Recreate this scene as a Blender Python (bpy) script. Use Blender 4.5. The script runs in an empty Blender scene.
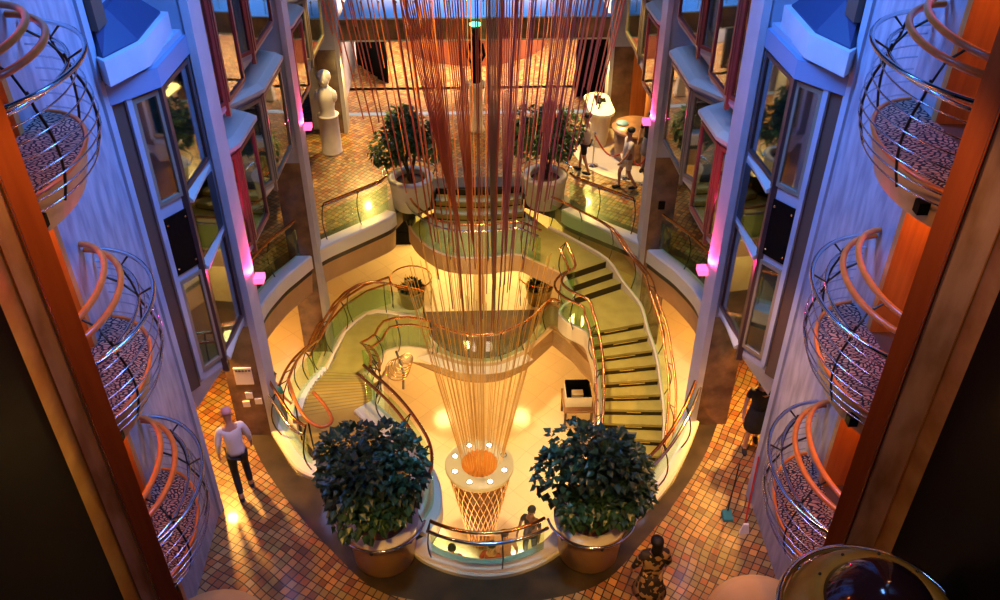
import bpy, bmesh, math, random
from mathutils import Vector, Matrix
R = math.radians
random.seed(7)
S = bpy.context.scene
COL = S.collection
PI = math.pi

# ------------------------------------------------------------------ camera, world, light, exposure
cam = bpy.data.cameras.new('camera'); cam.sensor_width = 36; cam.lens = 36*890/1000
cam.clip_start = .05; cam.clip_end = 200
camo = bpy.data.objects.new('camera', cam); COL.objects.link(camo)
camo.location = (-.1, 0, 11.6)
camo.rotation_euler = (R(90-36.6), 0, R(-1.86))
S.camera = camo
S.view_settings.view_transform = 'Standard'
try: S.view_settings.look = 'None'
except Exception: pass
S.view_settings.gamma = 1; S.view_settings.use_curve_mapping = False
S.view_settings.exposure = 0.12
w = bpy.data.worlds.new('world'); S.world = w; w.use_nodes = True
w.node_tree.nodes['Background'].inputs[0].default_value = (.10, .16, .38, 1)
w.node_tree.nodes['Background'].inputs[1].default_value = .07

def lamp(kind, loc, color, power, size=.3, target=None, name='light', spot=60, blend=.6, spread=None, size_y=None):
    l = bpy.data.lights.new(name, kind); l.energy = power; l.color = color
    if kind == 'AREA':
        l.size = size
        if size_y: l.shape = 'RECTANGLE'; l.size_y = size_y
        if spread: l.spread = R(spread)
    else: l.shadow_soft_size = size
    if kind == 'SPOT': l.spot_size = R(spot); l.spot_blend = blend
    o = bpy.data.objects.new(name, l); COL.objects.link(o); o.location = loc
    if target is not None:
        d = Vector(target)-Vector(loc)
        o.rotation_euler = d.to_track_quat('-Z', 'Y').to_euler()
    return o
BLUE = (.08, .28, 1); LAV = (.45, .45, 1); WARM = (1, .44, .08); GOLD = (1, .60, .16); CREAM = (1, .80, .5); MAG = (1, .03, .16)
for s in (-1, 1):
    # blue cove light high above, washing down over each facade
    lamp('AREA', (s*.6, 9.6, 12.2), BLUE, 190, 1.0, (s*4.4, 10.2, 7.6), 'blue_light', spread=75, size_y=3)
    lamp('AREA', (s*1.3, 16.5, 12.6), (.25, .42, 1), 95, 1.0, (s*4.4, 16.5, 5.8), 'blue_light', spread=80, size_y=4)
    lamp('AREA', (s*1.0, 7.2, 10.0), (.30,.38,1), 11, .8, (s*4.4, 8.9, 4.2), 'blue_light', spread=60)
    # warm downlights under the bays, then unseen warm spots aimed at the paving
    lamp('SPOT', (s*4.95, 11.6, 2.2), WARM, 620, .08, (s*4.7, 11.3, 0), 'warm_spot', spot=120)
    lamp('SPOT', (s*3.0, 9.6, 6.5), WARM, 800 if s > 0 else 260, .15, (s*3.9, 9.8, 0), 'warm_spot', spot=52)
    lamp('SPOT', (s*2.6, 7.0, 8.0), WARM, 480 if s > 0 else 200, .15, (s*2.9, 8.6, 0), 'warm_spot', spot=56)
    lamp('SPOT', (s*3.3, 21.2, 7.0), GOLD, 1900, .15, (s*3.9, 21.2, 0), 'warm_spot', spot=56)
    lamp('SPOT', (s*3.4, 24.0, 2.5), GOLD, 500, .1, (s*3.2, 22.6, 0), 'warm_spot', spot=130)
    lamp('AREA', (s*2.2, 29, 4.6), (1,.62,.42), 900, 2.5, (s*2.0, 29, 0), 'ceiling_light', spread=130)
    # deck four ceiling lights
    lamp('AREA', (s*5.6, 15.5, -.5), WARM, 150, 1.2, (s*5.6, 15.5, -3), 'ceiling_light', size_y=6)
    # doorway glow on each balcony level
    for z in (2.6, 5.2, 7.8):
        lamp('POINT', (s*4.85, 7.3, z+1.9), (1, .30, .04), 26, .12, name='doorway_light')
    # magenta lamps at the columns
    lamp('POINT', (s*4.15, 12.35, 4.3), (1,.02,.06), 9, .05, name='red_light'); lamp('POINT', (s*4.15, 18.1, 4.3), (1,.02,.06), 9, .05, name='red_light')
    lamp('AREA', (s*3.64, 12.14, 3.26), MAG, 34, .14, (s*3.80, 12.1, 6), 'magenta_light', spread=150)
    lamp('AREA', (s*3.64, 17.84, 3.20), MAG, 34, .14, (s*3.80, 17.8, 6), 'magenta_light', spread=150)
lamp('SPOT', (0, 25.6, 6.5), (.12,.45,1), 900, .3, (0, 25.6, 3.2), 'bridge_fill', spot=120)  # unseen blue spot added to brighten the bridge top
for s in (-1, 1):
    lamp('SPOT', (s*1.6, 1.2, 12.4), (1, .42, .10), 170, .2, (s*3.2, 5.4, 7.5), 'warm_spot', spot=50)  # unseen spots added on the camera side to light the elevator posts
    lamp('SPOT', (s*1.5, 19.0, 9.0), (1,.55,.2), 600, .2, (s*1.2, 24.3, 3.0), 'fill_spot', spot=40)
lamp('SPOT', (.4, 16.6, 8.0), GOLD, 800, .2, (.6, 19.2, -.4), 'fill_spot', spot=34)  # unseen gold spot added to warm the far steps and landing
lamp('AREA', (0, 22.6, -.55), GOLD, 260, 3, (0, 22.6, -3), 'ceiling_light')
lamp('SPOT', (0, 14.0, 11.5), (1,.70,.30), 7600, .4, (0, 15.2, -3), 'fill_spot', spot=44, blend=.7)  # unseen spot added overhead to light the middle of the lowest floor
lamp('SPOT', (2.2, 11.0, 11.0), GOLD, 2000, .3, (3.1, 15.2, -1), 'fill_spot', spot=26, blend=.8)
lamp('SPOT', (-2.2, 11.0, 11.0), GOLD, 1800, .3, (-2.9, 13.6, -1), 'fill_spot', spot=26, blend=.8)
for p in ((-1.8, 10.8), (1.8, 10.8), (0, 10), (2.2, 15), (-1.2, 15.4), (1.2, 20), (-1.2, 20)):
    lamp('POINT', (p[0], p[1], -3.4), (1,.60,.20), 85, .25, name='deck_fill')  # unseen point lights added to brighten the lowest floor
for p in ((-.85, 12.6), (.75, 12.6)):
    lamp('SPOT', (p[0], p[1], -4.9), (1, .72, .55), 260, .08, (p[0], p[1]+.1, -5.6), 'floor_glow', spot=100)
lamp('SPOT', (0, 8.0, 12.5), (.16, .62, 1), 1900, .3, (0, 9.0, 0), 'ledge_fill', spot=19)  # unseen cool spot added to turn the near ledge light blue
for s in (-1, 1): lamp('SPOT', (s*1.4, 4.2, 7.5), (1,.48,.10), 1300, .2, (s*1.55, 8.3, .2), 'warm_spot', spot=17)  # unseen camera-side spots added to light the planter fronts
for s in (-1, 1): lamp('SPOT', (s*2.3, 4.6, 10.2), (1,.42,.10), 260, .15, (s*4.2, 7.6, 4.2), 'warm_spot', spot=50)  # unseen camera-side spots added to warm the balcony rails

lamp('AREA', (2.9, 4.9, 11.0), (.15,.4,1), 22, .35, (2.95,4.0,5.8), 'blue_light', size_y=.8)  # unseen blue light added for a highlight on the car's dome
lamp('SPOT', (1.2, 2.2, 9.5), (1,.62,.18), 110, .2, (2.9,3.9,5.5), 'warm_spot', spot=24)  # unseen warm spot aimed at the elevator car roof

# ------------------------------------------------------------------ materials
M = {}
def mat(name, col, rough=.5, metal=0, emis=None, es=0, spec=.5, alpha=None, coat=0):
    m = bpy.data.materials.new(name); m.use_nodes = True
    b = m.node_tree.nodes['Principled BSDF']
    b.inputs['Base Color'].default_value = (*col, 1); b.inputs['Roughness'].default_value = rough
    b.inputs['Metallic'].default_value = metal; b.inputs['Specular IOR Level'].default_value = spec
    if coat: b.inputs['Coat Weight'].default_value = coat; b.inputs['Coat Roughness'].default_value = .08
    if emis: b.inputs['Emission Color'].default_value = (*emis, 1); b.inputs['Emission Strength'].default_value = es
    M[name] = m; return m
def nodes(m): return m.node_tree.nodes, m.node_tree.links, m.node_tree.nodes['Principled BSDF']
def noisy(name, c1, c2, scale=6, rough=.5, metal=0, detail=4, stretch=(1, 1, 1), bump=0, coat=0):
    m = mat(name, c1, rough, metal, coat=coat); N, L, b = nodes(m)
    tc = N.new('ShaderNodeTexCoord'); mp = N.new('ShaderNodeMapping'); mp.inputs['Scale'].default_value = stretch
    n = N.new('ShaderNodeTexNoise'); n.inputs['Scale'].default_value = scale; n.inputs['Detail'].default_value = detail
    r = N.new('ShaderNodeValToRGB'); r.color_ramp.elements[0].position = .35; r.color_ramp.elements[1].position = .65
    r.color_ramp.elements[0].color = (*c1, 1); r.color_ramp.elements[1].color = (*c2, 1)
    L.new(tc.outputs['Object'], mp.inputs[0]); L.new(mp.outputs[0], n.inputs[0]); L.new(n.outputs[0], r.inputs[0]); L.new(r.outputs[0], b.inputs['Base Color'])
    if bump:
        bp = N.new('ShaderNodeBump'); bp.inputs['Strength'].default_value = bump; L.new(n.outputs[0], bp.inputs['Height']); L.new(bp.outputs[0], b.inputs['Normal'])
    return m
def paving(name, size, rot, ramp, mortar, rough=.35, mort=.07):
    m = mat(name, (.5, .3, .2), rough, coat=.25); N, L, b = nodes(m)
    tc = N.new('ShaderNodeTexCoord'); mp = N.new('ShaderNodeMapping'); mp.inputs['Scale'].default_value = (1/size,)*3; mp.inputs['Rotation'].default_value = (0, 0, rot)
    # slight waviness of the laid rows
    wn = N.new('ShaderNodeTexNoise'); wn.inputs['Scale'].default_value = .6; wn.inputs['Detail'].default_value = 1
    ws = N.new('ShaderNodeVectorMath'); ws.operation = 'SCALE'; ws.inputs['Scale'].default_value = .35
    wa = N.new('ShaderNodeVectorMath'); wa.operation = 'ADD'
    L.new(tc.outputs['Object'], wn.inputs[0]); L.new(wn.outputs['Color'], ws.inputs[0]); L.new(tc.outputs['Object'], wa.inputs[0]); L.new(ws.outputs[0], wa.inputs[1])
    L.new(wa.outputs[0], mp.inputs[0])
    fl = N.new('ShaderNodeVectorMath'); fl.operation = 'FLOOR'; L.new(mp.outputs[0], fl.inputs[0])
    fx = N.new('ShaderNodeSeparateXYZ'); L.new(fl.outputs[0], fx.inputs[0])
    cx = N.new('ShaderNodeCombineXYZ'); L.new(fx.outputs[0], cx.inputs[0]); L.new(fx.outputs[1], cx.inputs[1])
    wh = N.new('ShaderNodeTexWhiteNoise'); wh.noise_dimensions = '2D'; L.new(cx.outputs[0], wh.inputs['Vector'])
    r = N.new('ShaderNodeValToRGB'); r.color_ramp.interpolation = 'LINEAR'
    e = r.color_ramp.elements
    for i, c in enumerate(ramp):
        p = i/(len(ramp)-1)
        if i == 0: el = e[0]; el.position = 0
        elif i == len(ramp)-1: el = e[1] if len(ramp) == 2 else e[len(e)-1]; el.position = 1
        else: el = e.new(p)
        el.color = (*c, 1)
    L.new(wh.outputs['Value'], r.inputs[0])
    fr = N.new('ShaderNodeVectorMath'); fr.operation = 'FRACTION'; L.new(mp.outputs[0], fr.inputs[0])
    sf = N.new('ShaderNodeSeparateXYZ'); L.new(fr.outputs[0], sf.inputs[0])
    def edge(o):
        a = N.new('ShaderNodeMath'); a.operation = 'SUBTRACT'; a.inputs[1].default_value = .5; L.new(o, a.inputs[0])
        c = N.new('ShaderNodeMath'); c.operation = 'ABSOLUTE'; L.new(a.outputs[0], c.inputs[0]); return c.outputs[0]
    mx = N.new('ShaderNodeMath'); mx.operation = 'MAXIMUM'; L.new(edge(sf.outputs[0]), mx.inputs[0]); L.new(edge(sf.outputs[1]), mx.inputs[1])
    gt = N.new('ShaderNodeMath'); gt.operation = 'GREATER_THAN'; gt.inputs[1].default_value = .5-mort; L.new(mx.outputs[0], gt.inputs[0])
    mix = N.new('ShaderNodeMix'); mix.data_type = 'RGBA'; L.new(gt.outputs[0], mix.inputs['Factor']); L.new(r.outputs[0], mix.inputs['A']); mix.inputs['B'].default_value = (*mortar, 1)
    L.new(mix.outputs['Result'], b.inputs['Base Color'])
    bp = N.new('ShaderNodeBump'); bp.invert = True; bp.inputs['Strength'].default_value = .4; bp.inputs['Distance'].default_value = .01
    L.new(gt.outputs[0], bp.inputs['Height']); L.new(bp.outputs[0], b.inputs['Normal'])
    return m
paving('cobble', .128, R(33), [(.11, .065, .03), (.36, .12, .03), (.24, .19, .06), (.50, .24, .06), (.36, .25, .10), (.22, .085, .02), (.26,.22,.07)], (.03, .018, .01))
noisy('border_stone', (.028, .022, .014), (.060, .044, .022), 2.5, .3, coat=.3)
paving('marble_floor', .6, R(45), [(.84, .70, .46), (.90, .76, .52), (.86, .70, .46)], (.70, .54, .34), .16, .008)
noisy('marble', (.24, .25, .32), (.42, .43, .50), 5, .35, stretch=(1, 1.6, .35), detail=8)
noisy('facade', (.33, .37, .46), (.39, .43, .52), 2, .5)
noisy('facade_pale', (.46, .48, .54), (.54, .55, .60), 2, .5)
mat('facade_blue', (.20, .27, .42), .5)
mat('facade_unlit', (.025, .04, .10), .5)  # dark copy of the facade: shade painted into the canopy roof
mat('brown_panel', (.10, .062, .045), .45)
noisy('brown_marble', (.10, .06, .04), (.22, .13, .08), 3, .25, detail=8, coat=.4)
mat('frame_dark', (.07, .035, .03), .35)
mat('frame_red', (.20, .05, .04), .35)
mat('frame_olive', (.22, .19, .13), .4)
mat('sill', (.48, .53, .48), .45)
mat('cream', (.80, .70, .50), .35)
mat('ledge', (.80, .80, .70), .3)
noisy('tan_fascia', (.55, .34, .15), (.62, .40, .19), 2, .4)
mat('bronze', (.80, .33, .10), .22, 1)
mat('gold', (.85, .56, .20), .2, 1)
noisy('gold_reflection', (.70, .42, .10), (.92, .66, .20), 3, .36, 1, bump=.35)  # rippled gold colour stands in for a warm reflection
mat('steel', (.75, .77, .80), .15, 1)
mat('dark_metal', (.06, .055, .05), .3, .8)
noisy('wood_rail', (.66, .17, .02), (.76, .23, .03), 8, .3, coat=.4)
noisy('red_wood', (.30, .075, .03), (.38, .10, .04), 3, .3, stretch=(4, 4, .3), coat=.4)
noisy('orange_wood', (.55, .20, .05), (.68, .27, .07), 3, .35, stretch=(5, 5, .3))
mat('orange_wall', (.80, .24, .05), .5)
noisy('mirror_reflection', (.30, .17, .10), (.52, .36, .28), 2.5, .2, .4, stretch=(2, 2, .6), detail=8)  # reflected stone painted into the mirror panel's colour
mat('black', (.003, .003, .0035), .4, spec=.08)
mat('black_soft', (.010, .009, .009), .6)
noisy('stair_carpet', (.33, .27, .05), (.40, .33, .07), 3, .45)
noisy('landing_floor', (.40, .26, .05), (.46, .31, .07), 2, .35)
noisy('stair_edge', (.25, .17, .035), (.29, .20, .045), 4, .45)
mat('ridged_orange', (.80, .33, .05), .4)
noisy('platform_brown', (.085, .030, .012), (.13, .05, .02), 5, .5)
mat('riser', (.03, .018, .008), .25, spec=.4)
mat('brass_glint', (.95, .75, .35), .15, 1)
noisy('concrete_white', (.70, .68, .62), (.80, .78, .72), 4, .5)
noisy('planter_tan', (.62, .36, .13), (.70, .43, .18), 2, .35, coat=.3)
noisy('soil', (.13, .06, .03), (.25, .12, .06), 40, .9, bump=.5)
mat('bark', (.05, .035, .02), .8)
mat('disc', (.70, .66, .42), .35)
mat('copper_strand', (.66, .20, .045), .4)  # strand colours include the light's tint: red-orange, mauve at right, gold below
mat('mauve_lit_strand', (.50, .19, .14), .4)
mat('gold_lit_strand', (.85, .52, .10), .4)
mat('olive_strand', (.42, .36, .16), .35, .35)
mat('lamp_glow', (1, .9, .8), .3, emis=(1, .85, .75), es=9)
mat('magenta_glow', (1, .2, .3), .3, emis=(1, .10, .30), es=2.2)
mat('pink_glow', (1, .8, .75), .3, emis=(1, .62, .50), es=3.2)
mat('green_glow', (.2, .9, .4), .3, emis=(.1, .9, .35), es=3)
mat('blue_top', (.30, .50, .78), .3)
mat('skin', (.50, .27, .17), .5); mat('skin_dark', (.16, .08, .05), .5)
mat('white_cloth', (.75, .70, .66), .8); mat('black_cloth', (.012, .012, .014), .8); mat('dark_hair', (.010, .008, .007), .6)
mat('grey_cloth', (.16, .16, .19), .8); mat('teal_cloth', (.03, .22, .22), .8); mat('pink_cloth', (.62, .30, .28), .8); mat('red_cloth', (.35, .05, .03), .8)
mat('blue_plastic', (.25, .50, .62), .4); mat('red_plastic', (.50, .03, .02), .35); mat('rope_red', (.38, .03, .02), .6)
mat('paper', (.80, .74, .60), .6); mat('ink', (.05, .04, .03), .6)
noisy('brown_top', (.30, .15, .06), (.40, .21, .09), 4, .3)
# patterned dress
m = mat('print_cloth', (.2, .1, .05), .8); N, L, b = nodes(m)
v = N.new('ShaderNodeTexVoronoi'); v.inputs['Scale'].default_value = 16; r = N.new('ShaderNodeValToRGB'); r.color_ramp.interpolation = 'CONSTANT'
r.color_ramp.elements[0].color = (.03, .02, .015, 1); r.color_ramp.elements[1].position = .55; r.color_ramp.elements[1].color = (.45, .28, .13, 1)
tc = N.new('ShaderNodeTexCoord'); L.new(tc.outputs['Object'], v.inputs[0]); sp = N.new('ShaderNodeSeparateColor'); L.new(v.outputs['Color'], sp.inputs[0]); L.new(sp.outputs[0], r.inputs[0]); L.new(r.outputs[0], b.inputs['Base Color'])
# leaf-patterned carpet
m = mat('carpet', (.02, .02, .03), .9); N, L, b = nodes(m)
tc = N.new('ShaderNodeTexCoord'); mp = N.new('ShaderNodeMapping'); mp.inputs['Scale'].default_value = (15, 30, 1); mp.inputs['Rotation'].default_value = (0, 0, .6)
nz = N.new('ShaderNodeTexNoise'); nz.inputs['Scale'].default_value = 3.2
vm = N.new('ShaderNodeVectorMath'); vm.operation = 'MULTIPLY_ADD'; vm.inputs[1].default_value = (.22, .22, 0)
L.new(tc.outputs['Object'], nz.inputs[0]); L.new(nz.outputs['Color'], vm.inputs[0]); L.new(tc.outputs['Object'], vm.inputs[2]); L.new(vm.outputs[0], mp.inputs[0])
v = N.new('ShaderNodeTexVoronoi'); v.voronoi_dimensions = '2D'; v.feature = 'DISTANCE_TO_EDGE'; v.inputs['Scale'].default_value = 1
L.new(mp.outputs[0], v.inputs['Vector']); r = N.new('ShaderNodeValToRGB'); r.color_ramp.interpolation = 'CONSTANT'
r.color_ramp.elements[0].color = (.012, .014, .03, 1); r.color_ramp.elements[1].position = .17; r.color_ramp.elements[1].color = (.46, .30, .22, 1)
L.new(v.outputs['Distance'], r.inputs[0]); L.new(r.outputs[0], b.inputs['Base Color'])
# leaves
def leafmat(name, c1, c2):
    m = mat(name, c1, .38); N, L, b = nodes(m)
    g = N.new('ShaderNodeNewGeometry'); r = N.new('ShaderNodeValToRGB'); r.color_ramp.elements[0].color = (*c1, 1); r.color_ramp.elements[1].color = (*c2, 1)
    L.new(g.outputs['Random Per Island'], r.inputs[0]); L.new(r.outputs[0], b.inputs['Base Color'])
leafmat('leaf', (.008, .034, .018), (.025, .078, .034))
leafmat('leaf_light', (.03, .085, .018), (.09, .20, .035))
# glass: thin sheet, part see-through, part mirror
def glass(name, tint, fac, rough=.03):
    m = bpy.data.materials.new(name); m.use_nodes = True; N = m.node_tree.nodes; L = m.node_tree.links; N.clear()
    o = N.new('ShaderNodeOutputMaterial'); t = N.new('ShaderNodeBsdfTransparent'); g = N.new('ShaderNodeBsdfGlossy'); mx = N.new('ShaderNodeMixShader')
    t.inputs[0].default_value = (*tint, 1); g.inputs['Roughness'].default_value = rough; g.inputs[0].default_value = (.9, .95, 1, 1); mx.inputs[0].default_value = fac
    L.new(t.outputs[0], mx.inputs[1]); L.new(g.outputs[0], mx.inputs[2]); L.new(mx.outputs[0], o.inputs[0]); M[name] = m
glass('window_glass', (.55, .75, .78), .42)
glass('rail_glass', (.80, .93, .78), .07)
glass('smoke_glass', (.12, .12, .12), .18)
mat('dome_glass', (.03, .012, .02), .10, .2, coat=.8)
noisy('brass_matte', (.42, .24, .03), (.58, .42, .08), 2.2, .38, .35)

# ------------------------------------------------------------------ mesh helpers
class MB:
    def __init__(s): s.v = []; s.f = []; s.sm = []
    def add(s, vs, fs, smooth=False):
        n = len(s.v); s.v += [tuple(p) for p in vs]; s.f += [tuple(i+n for i in f) for f in fs]; s.sm += [smooth]*len(fs); return s
    def box(s, a, b):
        x0, y0, z0 = [min(a[i], b[i]) for i in range(3)]; x1, y1, z1 = [max(a[i], b[i]) for i in range(3)]
        return s.add([(x0,y0,z0),(x1,y0,z0),(x1,y1,z0),(x0,y1,z0),(x0,y0,z1),(x1,y0,z1),(x1,y1,z1),(x0,y1,z1)],
              [(0,3,2,1),(4,5,6,7),(0,1,5,4),(1,2,6,5),(2,3,7,6),(3,0,4,7)])
    def prism(s, poly, z0, z1, poly2=None):
        n = len(poly); p2 = poly2 or poly
        return s.add([(p[0],p[1],z0) for p in poly]+[(p[0],p[1],z1) for p in p2],
              [tuple(range(n-1,-1,-1)), tuple(range(n,2*n))]+[(i,(i+1)%n,n+(i+1)%n,n+i) for i in range(n)])
    def hexa(s, vs):   # 8 corners, bottom four then top four
        return s.add(vs, [(0,3,2,1),(4,5,6,7),(0,1,5,4),(1,2,6,5),(2,3,7,6),(3,0,4,7)])
    def wallbox(s, p, q, z0, z1, t0, t1):   # vertical box along p->q, spanning t0..t1 on its left normal
        d = Vector((q[0]-p[0], q[1]-p[1])); d.normalize(); n = Vector((-d.y, d.x))
        pts = [(p[0]+n.x*t0,p[1]+n.y*t0),(q[0]+n.x*t0,q[1]+n.y*t0),(q[0]+n.x*t1,q[1]+n.y*t1),(p[0]+n.x*t1,p[1]+n.y*t1)]
        return s.prism(pts, z0, z1)
    def tube(s, path, r, n=8, cap=True, closed=False):
        P = [Vector(p) for p in path]; k = len(P); rs = r if isinstance(r, (list, tuple)) else [r]*k
        vs = []; fs = []; up = None
        for i, p in enumerate(P):
            if closed: t = P[(i+1)%k]-P[i-1]
            else: t = P[min(i+1,k-1)]-P[max(i-1,0)]
            if t.length < 1e-9: t = Vector((0,0,1))
            t.normalize()
            if up is None:
                up = Vector((0,0,1)) if abs(t.z) < .9 else Vector((1,0,0))
            a = t.cross(up)
            if a.length < 1e-5: a = t.cross(Vector((1,0,0)))
            a.normalize(); b_ = a.cross(t).normalized(); up = b_
            for j in range(n):
                an = 2*PI*j/n; q = p+a*math.cos(an)*rs[i]+b_*math.sin(an)*rs[i]; vs.append(q)
        m = k if closed else k-1
        for i in range(m):
            for j in range(n):
                i2 = (i+1)%k; fs.append((i*n+j, i2*n+j, i2*n+(j+1)%n, i*n+(j+1)%n))
        s.add(vs, fs, True)
        if cap and not closed:
            s.add(vs[:n], [tuple(range(n-1,-1,-1))]); s.add(vs[-n:], [tuple(range(n))])
        return s
    def lathe(s, prof, c=(0,0,0), n=32, smooth=True):
        vs = []; fs = []
        for (r, z) in prof:
            for j in range(n): a = 2*PI*j/n; vs.append((c[0]+r*math.cos(a), c[1]+r*math.sin(a), c[2]+z))
        for i in range(len(prof)-1):
            for j in range(n): fs.append((i*n+j, i*n+(j+1)%n, (i+1)*n+(j+1)%n, (i+1)*n+j))
        return s.add(vs, fs, smooth)
    def ball(s, c, r, n=12, m=8):
        rr = r if isinstance(r, (tuple, list)) else (r,)*3
        vs = [(c[0],c[1],c[2]-rr[2])]; fs = []
        for i in range(1, m):
            ph = PI*i/m-PI/2
            for j in range(n): a = 2*PI*j/n; vs.append((c[0]+rr[0]*math.cos(ph)*math.cos(a), c[1]+rr[1]*math.cos(ph)*math.sin(a), c[2]+rr[2]*math.sin(ph)))
        vs.append((c[0],c[1],c[2]+rr[2])); t = len(vs)-1
        for j in range(n): fs.append((0,1+(j+1)%n,1+j)); fs.append((t,1+(m-2)*n+j,1+(m-2)*n+(j+1)%n))
        for i in range(m-2):
            for j in range(n): fs.append((1+i*n+j,1+i*n+(j+1)%n,1+(i+1)*n+(j+1)%n,1+(i+1)*n+j))
        return s.add(vs, fs, True)
    def sweep(s, path, prof, side=1, closed=False):
        """profile points (outward, z) swept along a plan path of (x,y[,z])"""
        k = len(path); n = len(prof); vs = []; fs = []
        for i, p in enumerate(path):
            z = p[2] if len(p) > 2 else 0
            a = path[(i-1)%k] if closed or i > 0 else path[0]; b_ = path[(i+1)%k] if closed or i < k-1 else path[-1]
            t = Vector((b_[0]-a[0], b_[1]-a[1])); t.normalize(); nn = Vector((-t.y, t.x))*side
            for (o, h) in prof: vs.append((p[0]+nn.x*o, p[1]+nn.y*o, z+h))
        for i in range(k if closed else k-1):
            for j in range(n):
                i2 = (i+1)%k; fs.append((i*n+j, i2*n+j, i2*n+(j+1)%n, i*n+(j+1)%n))
        s.add(vs, fs)
        if not closed: s.add(vs[:n], [tuple(range(n))]); s.add(vs[-n:], [tuple(range(n-1,-1,-1))])
        return s
    def build(s, name, m, parent=None, bevel=0, loc=None):
        me = bpy.data.meshes.new(name); me.from_pydata(s.v, [], s.f)
        for p, sm in zip(me.polygons, s.sm): p.use_smooth = sm
        bm = bmesh.new(); bm.from_mesh(me); bmesh.ops.recalc_face_normals(bm, faces=bm.faces); bm.to_mesh(me); bm.free()
        me.materials.append(M[m] if isinstance(m, str) else m)
        o = bpy.data.objects.new(name, me); COL.objects.link(o)
        if parent is not None:
            o.parent = parent
            if parent.type == 'EMPTY' or True:
                o.matrix_parent_inverse = parent.matrix_basis.inverted() if not parent.parent else Matrix()
        if bevel:
            b_ = o.modifiers.new('bevel', 'BEVEL'); b_.width = bevel; b_.segments = 2; b_.limit_method = 'ANGLE'
        return o
def tag(o, label, cat, group=None):
    o['label'] = label; o['category'] = cat
    if group: o['group'] = group
    return o
def thing(name, loc, label, cat, group=None):
    o = bpy.data.objects.new(name, None); COL.objects.link(o); o.location = loc; o.empty_display_size = .2
    return tag(o, label, cat, group)
def struct(o): o['kind'] = 'structure'; return o
def crs(pts, k=6, closed=False):
    P = [Vector(p) for p in pts]; n = len(P); out = []
    for i in range(n if closed else n-1):
        p1 = P[i]; p2 = P[(i+1)%n]
        p0 = P[i-1] if (closed or i > 0) else p1; p3 = P[(i+2)%n] if (closed or i < n-2) else p2
        for j in range(k):
            t = j/k; out.append(tuple(.5*((2*p1)+(p2-p0)*t+(2*p0-5*p1+4*p2-p3)*t*t+(3*p1-p0-3*p2+p3)*t**3)))
    if not closed: out.append(tuple(P[-1]))
    return out
def offset(path, d, closed=False):
    k = len(path); out = []
    for i, p in enumerate(path):
        a = path[(i-1)%k] if closed or i > 0 else path[0]; b_ = path[(i+1)%k] if closed or i < k-1 else path[-1]
        t = Vector((b_[0]-a[0], b_[1]-a[1])); t.normalize()
        out.append((p[0]-t.y*d, p[1]+t.x*d)+tuple(p[2:]))
    return out
def lift(path, h): return [(p[0], p[1], (p[2] if len(p) > 2 else 0)+h) for p in path]
def plen(path): return [0]+[sum((Vector(path[j+1])-Vector(path[j])).length for j in range(i)) for i in range(1, len(path))]
def every(path, step):
    acc = 0; out = [path[0]]; last = Vector(path[0])
    for p in path[1:]:
        acc += (Vector(p)-last).length; last = Vector(p)
        if acc >= step: out.append(p); acc = 0
    return out
def slab(name, outer, holes, z, thick, m, z_mat=None):
    """flat floor with holes, top at z"""
    bm = bmesh.new(); es = []
    for loop in [outer]+holes:
        vs = [bm.verts.new((p[0], p[1], z)) for p in loop]
        for i in range(len(vs)): es.append(bm.edges.new((vs[i], vs[(i+1)%len(vs)])))
    bmesh.ops.triangle_fill(bm, use_beauty=True, use_dissolve=False, edges=es, normal=(0, 0, 1))
    for f in bm.faces:
        if f.normal.z < 0: f.normal_flip()
    r = bmesh.ops.extrude_face_region(bm, geom=list(bm.faces)[:])
    for e in r['geom']:
        if isinstance(e, bmesh.types.BMVert): e.co.z -= thick
    bmesh.ops.recalc_face_normals(bm, faces=bm.faces)
    me = bpy.data.meshes.new(name); bm.to_mesh(me); bm.free(); me.materials.append(M[m])
    o = bpy.data.objects.new(name, me); COL.objects.link(o); return o

# ------------------------------------------------------------------ floors and the oval opening
RT = [(1.95,9.45),(2.65,10.1),(3.2,10.9),(3.7,11.9),(4.25,13.2),(4.65,14.4),(4.75,15.4),(4.5,16.3),(4.2,16.9),(3.75,17.65),(3.1,18.25),(2.3,18.95),(2.1,19.25)]
RS = crs(RT, 5)
LO = crs([(-2.75,10.78),(-3.05,10.95),(-3.35,11.4),(-3.75,12.1),(-4.25,13.2),(-4.65,14.4),(-4.75,15.4),(-4.5,16.3),(-4.2,16.9),(-3.75,17.65),(-3.1,18.25),(-2.3,18.95),(-2.1,19.25)], 5)
LI = crs([(-1.0,9.25),(-.78,9.75),(-.82,10.35),(-1.1,11.0),(-1.5,11.65),(-2.1,12.4)], 5)
NE = crs([(-1.0,9.2),(-.85,9.0),(-.45,8.8),(0,8.72),(.45,8.8),(.85,9.0),(1.1,9.25)], 5)
hole = NE+[(1.5,9.45)]+RS+[(1.95,19.6),(1.2,20.2),(1.12,20.62)]+[(-1.12,20.62),(-1.2,20.2),(-1.95,19.6)]+LO[::-1]+[(-2.85,10.95),(-3.2,11.4),(-3.45,12.08)]+[(-2.12,12.38)]+LI[::-1][1:]
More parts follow.
